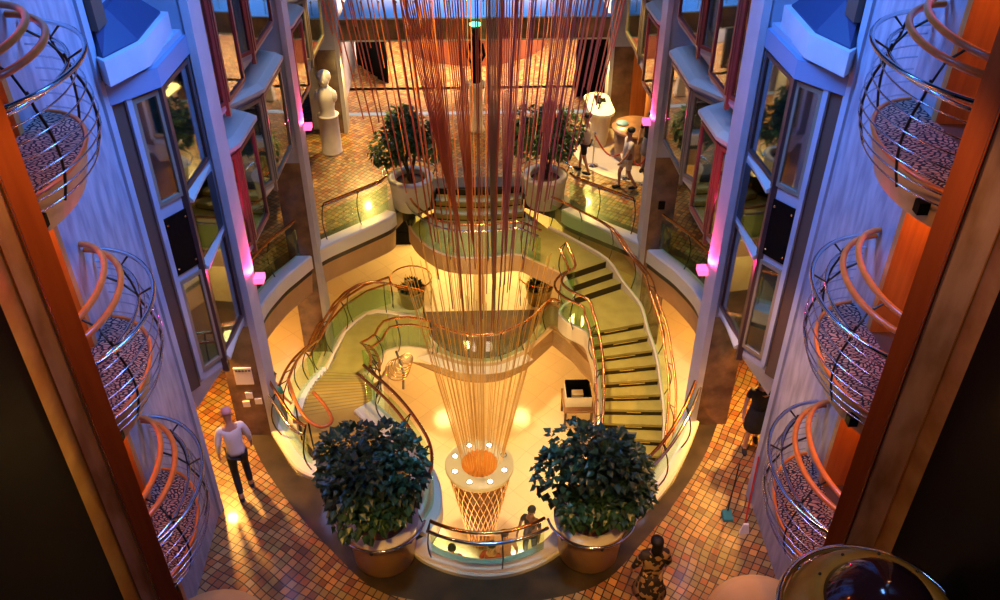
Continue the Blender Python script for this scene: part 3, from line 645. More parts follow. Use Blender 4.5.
mat('curtain_teal', (.06, .20, .24), .8); mat('curtain_beige', (.34, .24, .15), .8); mat('curtain_red', (.45, .03, .03), .7); mat('curtain_dark', (.02, .03, .035), .8)
def offs(poly, d, s):   # push the two middle points and ends toward the atrium centre
    return [(poly[0][0]-s*0, poly[0][1]-d), (poly[1][0]-s*d, poly[1][1]-d*.5), (poly[2][0]-s*d, poly[2][1]+d*.5), (poly[3][0], poly[3][1]+d)]
def bay(s, y0, ya, yb, y1, z0, z1, label, frame='frame_red', fills=('curtain_teal','curtain_beige'), roof=True, soffit=True, xo=4.0, xw=4.45, spandrel=None, group='bay windows of the atrium'):
    nm = 'left' if s < 0 else 'right'
    P = [(s*xw,y0),(s*xo,ya),(s*(xo-.08),yb),(s*xw,y1)]
    t = thing('bay_window', (s*xw, (ya+yb)/2, z0), label, 'bay window', group)
    m = MB()
    ins = offs(P, -.10, s)
    m.prism(P, z0, z0+.16); m.prism(P, z1-.16, z1)
    for c in (P[1], P[2]): m.prism([(c[0]-s*.0,c[1]-.06),(c[0]-s*.0,c[1]+.06),(c[0]+s*.08,c[1]+.06),(c[0]+s*.08,c[1]-.06)], z0+.16, z1-.16)
    m.build('body', 'facade', t)
    ow = -s   # outward side for wallbox normals
    faces = [(lerp2(P[0],P[1],.10), lerp2(P[0],P[1],.95)), (lerp2(P[1],P[2],.03), lerp2(P[1],P[2],.97)), (lerp2(P[2],P[3],.05), lerp2(P[2],P[3],.90))]
    for k, (p, q) in enumerate(faces):
        zb, zt = z0+.10, z1-.10
        f = MB(); frame_face(f, p, q, zb, zt, .065, .06*s, -.015*s)
        f.build('window_frame', frame, t)
        i1 = lerp2(p,q,.08); i2 = lerp2(p,q,.92)
        MB().wallbox(i1, i2, zb+.06, zt-.06, .012*(-s)*-1, .018*s).build('pane', 'window_glass', t)
        g = MB(); nf = 9; D = Vector((i2[0]-i1[0], i2[1]-i1[1])); D.normalize(); Nn = Vector((-D.y, D.x))*(-s)
        vs = []
        for j in range(nf*2+1):
            c = lerp2(i1, i2, j/(nf*2)); o_ = .05+.012*(j % 2); vs += [(c[0]+Nn.x*o_, c[1]+Nn.y*o_, zb+.03), (c[0]+Nn.x*o_, c[1]+Nn.y*o_, zt-.03)]
        g.add(vs, [(2*j,2*j+2,2*j+3,2*j+1) for j in range(nf*2)], True); 
        co = g.build('curtain', fills[min(k,1)], t)
        sm = co.modifiers.new('thickness', 'SOLIDIFY'); sm.thickness = .008
    # corner mullion
    MB().box((s*(xo+.02)-s*.05, ya-.035, z0-.12),(s*(xo+.02)+s*.02, ya+.035, z1-.1)).build('mullion', frame, t)
    if roof:
        O = offs(P, .10, s); I = offs(P, -.02, s)
        MB().prism(O, z1, z1+.07).prism(O, z1+.07, z1+.16, I).build('roof_ledge', 'sill', t)
    if soffit:
        low = [(s*xw,y0+.25),(s*(xw-.1),ya+.15),(s*(xw-.1),yb-.1),(s*xw,y1-.2)]
        MB().prism(low, z0-.42, z0, P).build('soffit', 'facade_pale', t)
    return t
def bayA(s):
    nm = 'left' if s < 0 else 'right'
    P = [(s*4.42,9.98),(s*4.0,10.58),(s*3.91,11.6),(s*4.45,11.62)]
    t = thing('bay_window', (s*4.4, 10.8, 2.6), 'tall two storey bay window beside the %s marble balcony wall' % nm, 'bay window')
    # pilaster strip + facing
    MB().prism([P[0], lerp2(P[0],P[1],.30), (s*4.45, 10.3), (s*4.45,9.98)], 2.55, 7.35).build('pilaster', 'brown_panel', t)
    m = MB()
    q0 = lerp2(P[0],P[1],.30); q1 = lerp2(P[0],P[1],.40)
    m.wallbox(q0, q1, 2.7, 7.35, -.01*s, .05*s)
    core = [lerp2(P[0],P[1],.30), P[1], P[2], P[3]]
    for za, zb in ((2.6,2.78),(4.42,4.52),(5.42,5.62),(7.12,7.5)): m.prism(core, za, zb)
    m.build('body', 'facade', t)
    MB().prism([(s*4.42,9.9),(s*3.93,10.5),(s*3.86,11.62),(s*4.45,11.64)], 7.17, 7.42).build('top_band', 'facade_blue', t)
    faces = [(q1, lerp2(P[0],P[1],.97)), ((s*3.997,10.62),(s*3.913,11.58))]
    for (z0, z1, kind) in ((2.78,4.42,'w'),(4.52,5.42,'s'),(5.62,7.12,'w')):
        for k, (p, q) in enumerate(faces):
            if kind == 's':
                MB().wallbox(p, q, z0, z1, -.02*s, .02*s).build('spandrel_panel', 'black' if k == 0 else 'smoke_glass', t); 
                if k == 1: MB().wallbox(p, q, z0, z1, -.05*s, -.07*s).build('spandrel_back', 'black_soft', t)
                else:
                    for uu, zz in ((.15,z1-.1),(.85,z1-.1),(.15,z0+.1),(.85,z0+.1)):
                        c = lerp2(p,q,uu); MB().ball((c[0]-s*.02,c[1]-.02,zz), .018, 8, 6).build('stud', 'bronze', t)
                continue
            f = MB(); frame_face(f, p, q, z0, z1, .06, .06*s, -.03*s); f.build('window_frame', 'frame_dark' if k else 'frame_olive', t)
            i1 = lerp2(p,q,.06); i2 = lerp2(p,q,.94)
            MB().wallbox(i1, i2, z0+.05, z1-.05, 0, .008*s).build('pane', 'window_glass', t)
            MB().wallbox(i1, i2, z0+.03, z1-.03, -.06*s, -.08*s).build('blind', 'curtain_teal' if k == 0 else 'curtain_dark', t)
    for zz in (2.76, 4.44, 5.54):
        m = MB(); a, b_ = (s*4.0,10.58), (s*4.0,11.58)
        m.hexa([(s*4.02,a[1],zz-.06),(s*4.02,b_[1],zz-.06),(s*3.9,b_[1],zz-.06),(s*3.9,a[1],zz-.06),(s*4.02,a[1],zz+.12),(s*4.02,b_[1],zz+.12),(s*3.9,b_[1],zz-.02),(s*3.9,a[1],zz-.02)]).build('sill', 'sill', t)
    MB().box((s*3.95, 10.53, 2.5),(s*4.04, 10.61, 7.2)).build('mullion', 'frame_dark', t)
    MB().prism([(s*4.45,10.2),(s*4.4,10.6),(s*4.38,11.4),(s*4.45,11.6)], 2.05, 2.6, P).build('soffit', 'facade_pale', t)
    # big angled canopy box
    c = thing('canopy', (s*4.3, 10.2, 7.5), 'large angular blue lit canopy box above the %s two storey bay' % nm, 'canopy')
    Q = [(s*4.45,10.0),(s*4.24,9.78),(s*3.97,10.38),(s*3.97,11.45),(s*4.45,11.55)]
    I = [(s*4.45,10.02),(s*4.28,9.88),(s*4.05,10.42),(s*4.05,11.40),(s*4.45,11.50)]
    J = [(s*4.45,10.1),(s*4.40,10.12),(s*4.36,10.5),(s*4.36,11.2),(s*4.45,11.3)]
    MB().prism(Q, 7.48, 7.78).build('fascia', 'facade_pale', c); MB().prism(I, 7.78, 7.80).prism(I, 7.80, 8.15, J).build('roof_slope', 'facade_unlit', c)
    # window above the canopy + brown pilaster
    u = thing('wall_window', (s*4.42, 10.7, 8.5), 'small red framed window above the %s canopy box' % nm, 'window')
    f = MB(); f.box((s*4.36,10.55,8.3),(s*4.45,11.5,8.42)).box((s*4.36,10.55,9.5),(s*4.45,11.5,9.62)).box((s*4.36,10.55,8.42),(s*4.45,10.67,9.5)).box((s*4.36,11.38,8.42),(s*4.45,11.5,9.5)); f.build('window_frame', 'frame_red', u)
    MB().box((s*4.42,10.67,8.42),(s*4.44,11.38,9.5)).build('pane', 'blue_top', u)
    MB().box((s*4.30,10.0,8.05),(s*4.46,10.3,12)).build('trim_5%d' % (1 if s < 0 else 2), 'brown_panel')['kind'] = 'structure'
for s in (-1, 1):
    nm = 'left' if s < 0 else 'right'
    bayA(s)
    bay(s, 12.3, 13.32, 14.25, 14.55, 3.0, 4.95, 'lower bay window with red glow, first past the near %s column' % nm, 'frame_red', ('curtain_red','curtain_teal'))
    bay(s, 14.75, 15.5, 17.0, 17.25, 3.0, 4.95, 'lower olive framed bay window just before the second %s column' % nm, 'frame_olive', ('curtain_teal','curtain_beige'))
    bay(s, 12.3, 13.32, 14.25, 14.55, 5.6, 7.55, 'upper red framed bay window, first past the near %s column' % nm, 'frame_red', ('curtain_dark','curtain_beige'))
    bay(s, 14.75, 15.5, 17.0, 17.25, 5.6, 7.55, 'upper bay window just before the second %s column' % nm, 'frame_red', ('curtain_teal','curtain_dark'))
    bay(s, 17.95, 18.85, 19.85, 20.15, 3.1, 4.95, 'lower bay window with red glow just past the second %s column' % nm, 'frame_red', ('curtain_red','curtain_beige'))
    bay(s, 20.35, 21.0, 22.6, 22.9, 3.3, 4.95, 'farthest lower bay window near the bridge on the %s' % nm, 'frame_olive', ('curtain_teal','curtain_dark'))
    bay(s, 17.95, 18.85, 19.85, 20.15, 5.6, 7.55, 'upper bay window just past the second %s column' % nm, 'frame_dark', ('curtain_teal','curtain_dark'))
    # columns
    for i, (yc, zb, lab) in enumerate(((11.65,0,'near %s square column with brown marble shaft and pale inner cladding' % nm),(17.35,-5.6,'second %s square column rising from below past the curved ledge' % nm),(23.95,0,'farthest %s square column beside the bridge' % nm))):
        c = thing('column', (s*4.1, yc+.3, zb), lab, 'column', 'square atrium columns')
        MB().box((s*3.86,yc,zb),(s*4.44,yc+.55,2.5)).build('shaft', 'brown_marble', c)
        MB().box((s*3.86,yc,2.5),(s*4.44,yc+.5,12)).build('upper_shaft', 'facade', c)
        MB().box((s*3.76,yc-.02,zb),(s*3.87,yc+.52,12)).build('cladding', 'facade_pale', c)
    for yc, lab in ((12.03,'near'),(17.73,'second')):
        tag(MB().box((s*3.60,yc,3.08),(s*3.755,yc+.2,3.18)).build('wall_lamp', 'magenta_glow'), 'small glowing magenta lamp behind the %s %s column' % (lab, nm), 'lamp')
        c = struct(MB().box((s*3.88,yc+.15,2.36),(s*4.46,yc+.3,2.5)).build('trim_6%d' % (1 if s < 0 else 2), 'facade_pale'))
# notices on the near left column
nt = thing('notice', (-4.15,11.63,1.3), 'pale notice plate on the front of the near left column', 'notice')
MB().box((-4.28,11.62,1.25),(-3.98,11.645,1.62)).build('plate', 'paper', nt)
m = MB()
for k in range(5): m.box((-4.25+.055*k,11.612,1.55),(-4.21+.055*k,11.618,1.58))
m.build('lettering', 'ink', nt)
for k, (x, z, lab) in enumerate(((-4.17,.92,'upper of the three small square signs low on the near left column'),(-4.25,.72,'lower left small square sign on the near left column'),(-4.03,.78,'lower right small square sign on the near left column'))):
    tag(MB().box((x,11.62,z),(x+.12,11.645,z+.13)).build('sign', 'paper'), lab, 'sign', 'small square signs on the column')
tag(MB().box((4.05,17.32,1.2),(4.2,17.345,1.4)).build('sign', 'black'), 'small dark square plate on the second right column', 'sign')
# ------------------------------------------------------------------ balconies
def arc_pts(s, a, b_, z, a0=-88, a1=88, n=22, cx=4.42, cy=7.32): return [(s*(cx-a*math.cos(R(t_))), cy+b_*math.sin(R(t_)), z) for t_ in [a0+(a1-a0)*i/n for i in range(n+1)]]
def balcony(s, z, label):
    t = thing('balcony', (s*4.42, 7.32, z), label, 'balcony', 'round balconies on the marble walls')
    po = [p[:2] for p in arc_pts(s, .74, 1.12, 0, -90, 90)]; pi = [p[:2] for p in arc_pts(s, .62, 1.0, 0, -90, 90)]
    MB().prism(pi, z-.42, z-.01, po).build('slab', 'tan_fascia', t)
    MB().prism([p[:2] for p in arc_pts(s, .70, 1.08, 0, -90, 90)], z-.01, z+.012).build('carpet', 'carpet', t)
    MB().tube(arc_pts(s, .73, 1.11, z+.01), .022, 8).build('edge_trim', 'wood_rail', t)
    MB().tube(arc_pts(s, .50, .96, z+1.12), .034, 10).build('wooden_handrail', 'wood_rail', t)
    MB().tube(arc_pts(s, .66, 1.0, z+1.02), .034, 10).build('wooden_handrail', 'wood_rail', t)
    MB().tube(arc_pts(s, .78, 1.14, z+.78), .020, 8).build('steel_rail', 'steel', t)
    MB().tube(arc_pts(s, .97, 1.20, z+.90), .024, 8).build('steel_rail', 'steel', t)
    for k in range(7):
        u = k/6; bz = z-.10+.78*u; bul = math.sin(u*PI*.75+.35)*.16
        MB().tube(arc_pts(s, .76+bul, 1.10+bul*.7, bz), .0085, 6).build('bar', 'steel', t)
    for ang in (-62, -22, 22, 62):
        c = math.cos(R(ang)); sn = math.sin(R(ang)); pp = []
        for k in range(8):
            u = k/7; bz = z-.14+1.0*u; bul = math.sin(min(u/.85,1)*PI*.75+.35)*.16 - max(0,u-.8)*.2
            pp.append((s*(4.42-(.74+bul)*c), 7.32+(1.09+bul*.7)*sn, bz))
        m = MB().tube(pp, .014, 6)
        m.tube([(s*(4.42-.97*c), 7.32+1.2*sn, z+.90), (s*(4.42-.78*c), 7.32+1.14*sn, z+.80), (s*(4.42-.66*c), 7.32+1.0*sn, z+1.0), (s*(4.42-.5*c), 7.32+.96*sn, z+1.1)], .013, 6)
        m.build('post', 'dark_metal', t)
    a = R(-35); m = MB().box((s*(4.42-.71*math.cos(a))-.05, 7.32+1.08*math.sin(a)-.08, z-.28), (s*(4.42-.71*math.cos(a))+.05, 7.32+1.08*math.sin(a)+.02, z-.16)); m.build('junction_box', 'black', t)
for s in (-1, 1):
    nm = 'left' if s < 0 else 'right'
    for z, o_ in ((7.8,'uppermost'),(5.2,'middle'),(2.6,'lowest')):
        balcony(s, z, '%s round balcony with dark leaf carpet on the %s marble wall' % (o_, nm))
# ------------------------------------------------------------------ elevator shafts either side of the camera
def shaft(s):
    nm = 'left' if s < 0 else 'right'
    az = (29.0, 30.5, 32.0, 33.2) if s < 0 else (31.5, 32.9, 35.3, 36.6)
    X = lambda a, y: -.1+s*y*math.tan(R(a))
    t = thing('elevator_shaft', (X(az[1],5.4), 5.4, 0), 'tall %s elevator shaft with red wood edge, mirror strip and black side' % nm, 'elevator shaft')
    x0, x1 = X(az[0],5.5), X(az[1],5.5)
    MB().prism([(x0,5.5),(x1,5.5),(x1,5.66),(x0+s*.12,5.66)], 0, 13).build('wood_post', 'red_wood', t)
    MB().prism([(x1,5.46),(X(az[2],5.3),5.3),(X(az[2],5.3)+s*.1,5.38),(x1+s*.02,5.6)], 0, 13).build('mirror_panel', 'mirror_reflection', t)
    for yy in (5.44, 5.31):
        xx = X(az[1]+.1 if yy > 5.4 else az[2]-.05, yy); MB().box((xx-.008,yy-.02,0),(xx+.008,yy-.004,13)).build('edge_strip', 'gold', t)
    MB().prism([(X(az[2],5.3),5.3),(X(az[3],5.1),5.1),(X(az[3],5.1)+s*.1,5.15),(X(az[2],5.3)+s*.1,5.38)], 0, 13).build('gold_panel', 'gold_reflection', t)
    xb = X(az[3],5.1)
    MB().prism([(xb,5.1),(s*3.35,1.0),(s*3.5,1.0),(xb+s*.15,5.14)], 0, 13).build('side_wall', 'black', t)
shaft(-1); shaft(1)
for s in (-1, 1):
    nm = 'left' if s < 0 else 'right'
    d = thing('round_plinth', (s*3.75, 7.0, 0), 'pale round plinth on the paving below the %s balconies' % nm, 'plinth')
    MB().lathe([(0,0),(.80,0),(.82,.75),(.80,.80),(0,.80)], (s*3.75,7.0,0), 40).build('drum', 'planter_tan', d)
    MB().lathe([(.0,.81),(.70,.81),(.78,.80),(.80,.77)], (s*3.75,7.0,0.01), 40).build('top', 'planter_tan', d)
# elevator car roof, bottom right
ec = thing('elevator_car', (2.95, 3.98, 5.2), 'brass elevator car roof with dark glass dome at the bottom right corner', 'elevator')
EC = (2.95, 3.98, 5.4)
MB().lathe([(.42,.26),(.47,.28),(.58,.20),(.68,.02),(.70,-.2),(.64,-2.2),(.5,-2.4)], EC, 48).build('brass_shell', 'brass_matte', ec)
MB().lathe([(0,.56),(.12,.55),(.24,.49),(.33,.41),(.40,.31),(.44,.24)], EC, 40).build('dome', 'dome_glass', ec)
MB().tube([(EC[0]+.72*math.cos(a), EC[1]+.72*math.sin(a), EC[2]+.03) for a in [2*PI*i/40 for i in range(40)]], .028, 8, closed=True).build('rim', 'steel', ec)
for k in range(10):
    a = 2*PI*k/10; MB().ball((EC[0]+.48*math.cos(a), EC[1]+.48*math.sin(a), EC[2]+.285), .014, 8, 6).build('rivet', 'dark_metal', ec)
# ------------------------------------------------------------------ far end: bridge, statue, bar
br = thing('bridge', (0,24.3,2.7), 'blue topped bridge crossing the far end with brown glossy front', 'bridge')
MB().box((-3.74,24.35,2.72),(3.74,27.2,3.2)).build('deck', 'blue_top', br)
MB().box((-3.74,24.25,2.65),(3.74,24.35,3.24)).build('front_panel', 'brown_marble', br)
MB().box((-3.74,24.22,2.62),(3.74,24.30,2.66)).build('lower_trim', 'sill', br); MB().box((-3.74,24.22,3.24),(3.74,24.38,3.28)).build('upper_trim', 'blue_top', br)
m = MB()
rb = random.Random(9)
for k in range(16):
    x = -3.6+7.2*k/15; m = MB().tube([(x,24.5,3.2),(x,24.5,3.6)], .015, 5).ball((x,24.5,3.62), .035, 8, 5); m.build('finial', 'gold', br)
mat('blue_tile', (.25, .40, .65), .3)
struct(MB().box((-4.45,25.1,.002),(4.45,25.32,.006)).build('trim_70', 'blue_tile'))
struct(MB().box((-5.5,35.8,0),(5.5,36,5)).build('wall_back', 'orange_wood'))
sta = thing('statue', (0,24.55,0), 'dark statue under a green light on a pale round pedestal', 'statue')
MB().lathe([(0,0),(.24,0),(.22,.1),(.18,.2),(.18,1.35),(.25,1.42),(.25,1.5),(0,1.5)], (0,24.0,0), 28).build('pedestal', 'concrete_white', sta)
MB().lathe([(.13,1.5),(.16,1.9),(.13,2.3),(.18,2.62),(.10,2.78),(.09,2.86)], (0,24.0,0), 16).ball((0,24.0,2.95), (.09,.1,.12)).tube([(-.17,24,2.62),(-.24,23.95,2.3),(-.12,23.86,2.1)], [.05,.045,.03], 8).tube([(.17,24,2.62),(.24,23.95,2.3),(.12,23.86,2.1)], [.05,.045,.03], 8).build('figure', 'black', sta)
MB().lathe([(0,3.18),(.16,3.18),(.16,3.14),(0,3.14)], (0,24.0,0), 20).build('green_lamp', 'green_glow', sta)
bar = thing('curved_bar', (0,29,0), 'curved brown bar counter behind the statue', 'bar counter')
bp = [(2.6*math.cos(a), 31.5+2.6*math.sin(a), 0) for a in [PI+PI*i/24 for i in range(25)]]
MB().sweep(bp, [(0,0),(.35,0),(.35,1.0),(0,1.0)], side=1).build('counter', 'red_wood', bar)
MB().sweep(bp, [(-.05,1.0),(.4,1.0),(.4,1.06),(-.05,1.06)], side=1).build('counter_top', 'brown_panel', bar)
for x in (-.38, .38):
    si = MB().hexa([(x-.16,25.9,0),(x+.16,25.9,0),(x+.16,26.2,0),(x-.16,26.2,0),(x-.04,26.03,1.1),(x+.04,26.03,1.1),(x+.04,26.07,1.1),(x-.04,26.07,1.1)]).build('floor_sign', 'paper')
    tag(si, 'white wedge shaped stand just %s of the far statue' % ('left' if x < 0 else 'right'), 'stand')
# left bust on white pedestal
bs = thing('bust', (-4.0,21.9,0), 'white carved bust on a round white pedestal at the far left', 'statue')
MB().lathe([(0,0),(.30,0),(.28,.05),(.27,1.1),(.30,1.15),(0,1.15)], (-4.08,22.75,0), 28).build('pedestal', 'concrete_white', bs)
MB().lathe([(.22,1.15),(.20,1.35),(.26,1.6),(.25,1.8),(.12,1.95),(.10,2.0)], (-4.08,22.75,0), 18).ball((-4.08,22.73,2.15), (.15,.17,.2)).ball((-4.08,22.80,2.22), (.2,.2,.18)).ball((-4.08,22.57,2.13), (.03,.04,.05), 6, 5).ball((-4.29,22.70,1.7), (.1,.12,.18)).ball((-3.86,22.70,1.7), (.1,.12,.18)).build('figure', 'ledge', bs)
# dark doorways and white walls
d = thing('folding_screen', (-3.0,28.5,0), 'tall black open door panels at the far left', 'door panels')
for k in range(4):
    x = -4.0+.26*k; y = 29.2-.42*k; MB().prism([(x,y),(x+.36,y-.40),(x+.40,y-.37),(x+.04,y+.03)], 0, 2.5).build('panel', 'black', d)
struct(MB().box((-4.45,25.4,0),(-4.05,29.5,2.6)).build('wall_left', 'facade_pale'))
tag(MB().box((-4.05,29.7,0),(-3.6,30.1,3.0)).build('pillar', 'facade_pale', bevel=.02), 'pale square pillar beside the black door panels', 'pillar')
d = thing('black_door', (3.9,26.4,0), 'black door opening behind the white topped desk', 'door')
MB().box((3.1,26.3,0),(4.35,26.42,2.6)).build('leaf', 'black', d); MB().box((4.35,26.2,0),(4.43,26.42,2.6)).build('door_frame', 'dark_metal', d); MB().ball((3.25,26.27,1.05), .04).build('handle', 'steel', d)
MB().box((4.40,25.2,0),(4.95,26.1,2.6)).build('wall_right', 'facade_pale')['kind'] = 'structure'
tag(MB().box((4.35,24.0,0),(4.9,24.6,2.6)).build('wooden_pillar', 'orange_wood', bevel=.02), 'broad orange wood panelled pillar right of the black door', 'pillar')
tag(MB().lathe([(0,0),(.30,0),(.30,2.5),(0,2.5)], (5.0,23.0,0), 24).build('wooden_drum_column', 'orange_wood'), 'round wood clad drum column behind the round counter', 'column')
# desk
ds = thing('service_desk', (3.45,23.1,0), 'narrow service desk with rounded white top and black devices', 'desk')
def stadium(cx, cy, hw, hl, rot, n=10):
    pts = [(hw*math.cos(a), hl-hw+hw*math.sin(a)) for a in [PI*i/n for i in range(n+1)]]+[(hw*math.cos(a), -hl+hw+hw*math.sin(a)) for a in [PI+PI*i/n for i in range(n+1)]]
    c, s_ = math.cos(rot), math.sin(rot); return [(cx+c*x-s_*y, cy+s_*x+c*y) for x, y in pts]
MB().prism(stadium(3.45,23.3,.22,.55,.05), 0, 1.02, stadium(3.45,23.3,.30,.66,.05)).build('body', 'cream', ds)
MB().prism(stadium(3.45,23.3,.36,.80,.05), 1.02, 1.10).build('desk_top', 'ledge', ds)
MB().box((3.36,23.3,1.10),(3.52,23.75,1.16)).build('keyboard', 'black', ds); MB().box((3.50,23.4,1.10),(3.66,23.62,1.13)).build('screen', 'black', ds); MB().tube([(3.38,22.95,1.1),(3.45,23.1,1.2),(3.42,23.9,1.3)], .02, 6).build('cable', 'black', ds)
# cream carpet area and round counters
struct(MB().prism([(4.45+1.75*math.cos(a), 22.6+1.9*math.sin(a)) for a in [R(90)+PI*i/24 for i in range(25)]], 0, .02).build('trim_71', 'cream'))
rc = thing('round_counter', (4.2,22.3,0), 'brown round counter with pale top inside the roped area', 'counter')
MB().lathe([(0,0),(.55,0),(.60,.85),(0,.85)], (4.35,22.2,0), 32).build('base', 'brown_top', rc); MB().lathe([(0,.93),(.66,.93),(.68,.90),(.66,.86),(0,.86)], (4.35,22.2,0), 32).build('counter_top', 'brown_top', rc)
tag(MB().lathe([(0,0),(.17,0),(.17,.04),(0,.04)], (3.98,22.35,.93), 20).build('tray', 'blue_plastic'), 'light blue round tray on the brown round counter', 'tray')
def stanchion(x, y, label):
    t = thing('stanchion', (x,y,0), label, 'rope stanchion', 'rope stanchions by the round counter')
    MB().lathe([(0,0),(.15,0),(.15,.02),(.03,.05),(.022,.08),(.022,.92),(.035,.95),(.03,1.0),(0,1.02)], (x,y,0), 16).build('post', 'steel', t)
    return t
ST = [(3.15,21.7),(3.95,20.95),(4.42,20.6)]
labs = ['stanchion nearest the service desk and shorts wearer', 'stanchion just right of the man in the white T-shirt', 'stanchion hard against the second right column']
for p, l in zip(ST, labs): stanchion(*p, l)
for k, (a, b_) in enumerate(((ST[0],ST[1]),(ST[1],ST[2]))):
    pts = [(a[0]+(b_[0]-a[0])*u, a[1]+(b_[1]-a[1])*u, .92-.42*math.sin(PI*u)) for u in [i/10 for i in range(11)]]
    tag(MB().tube(pts, .022, 8).build('barrier_rope', 'rope_red'), 'red barrier rope %s' % ('sagging from desk to white shirted man' if k == 0 else 'right of the white shirted man'), 'rope')
# kiosk box on the lowest floor
kb = thing('equipment_table', (2.55,17.55,-5.6), 'small brown table on the lowest floor left of the right staircase', 'table')
MB().box((2.15,17.1,-4.9),(2.95,18.0,-4.82)).build('table_top', 'brown_top', kb)
for x in (2.2,2.9):
    for y in (17.15,17.95): MB().box((x-.03,y-.03,-5.6),(x+.03,y+.03,-4.9)).build('leg', 'brown_panel', kb)
bx = thing('open_box', (2.45,17.5,-4.82), 'open black and white box of papers on the brown table', 'box')
m = MB(); m.box((2.2,17.25,-4.82),(2.9,17.28,-4.5)).box((2.2,17.28,-4.82),(2.23,17.85,-4.5)); m.build('white_side', 'ledge', bx)
MB().box((2.23,17.85,-4.82),(2.9,17.88,-4.4)).box((2.87,17.28,-4.82),(2.9,17.85,-4.5)).box((2.23,17.28,-4.82),(2.87,17.85,-4.79)).build('black_side', 'black', bx)
MB().box((2.4,17.5,-4.78),(2.7,17.7,-4.6)).build('papers', 'paper', bx)

# ------------------------------------------------------------------ people
def skin_obj(name, pts, edges, rad_, root, m, parent, sub=1, world=Matrix()):
    me = bpy.data.meshes.new(name); me.from_pydata([world @ Vector(p) for p in pts], edges, [])
    o = bpy.data.objects.new(name, me); COL.objects.link(o); me.materials.append(M[m])
    md = o.modifiers.new('skin', 'SKIN'); md.use_smooth_shade = True
    if not me.skin_vertices: me.skin_vertices.new()
    for i, sv in enumerate(me.skin_vertices[0].data):
        r_ = rad_[i]; sv.radius = r_ if isinstance(r_, tuple) else (r_, r_); sv.use_root = (i == root)
    s2 = o.modifiers.new('sub', 'SUBSURF'); s2.levels = sub; s2.render_levels = sub
    o.parent = parent; o.matrix_parent_inverse = parent.matrix_basis.inverted(); return o
def chain(pts, edges, rad_, start, seq):
    prev = start
    for p, r_ in seq:
        pts.append(p); rad_.append(r_); edges.append((prev, len(pts)-1)); prev = len(pts)-1
    return prev
def hand(pts, edges, rad_, wrist, w_, d, palmside):
    """palm and five fingers beyond the wrist point w_ along direction d"""
    d = Vector(d).normalized(); a = Vector(palmside).normalized(); b_ = d.cross(a).normalized(); w_ = Vector(w_)
    pi = chain(pts, edges, rad_, wrist, [(tuple(w_+d*.05), (.038,.018))])
    for k, ln in enumerate((.070,.080,.076,.060)):
        o_ = b_*(.030-.020*k); c0 = w_+d*.09+o_
        chain(pts, edges, rad_, pi, [(tuple(c0), .0095), (tuple(c0+d*ln*.55+a*.012), .0085), (tuple(c0+d*ln*.85+a*.035), .007)])
    c0 = w_+d*.045+b_*.045; chain(pts, edges, rad_, pi, [(tuple(c0+a*.01), .0105), (tuple(c0+b_*.018+d*.035+a*.02), .009)])
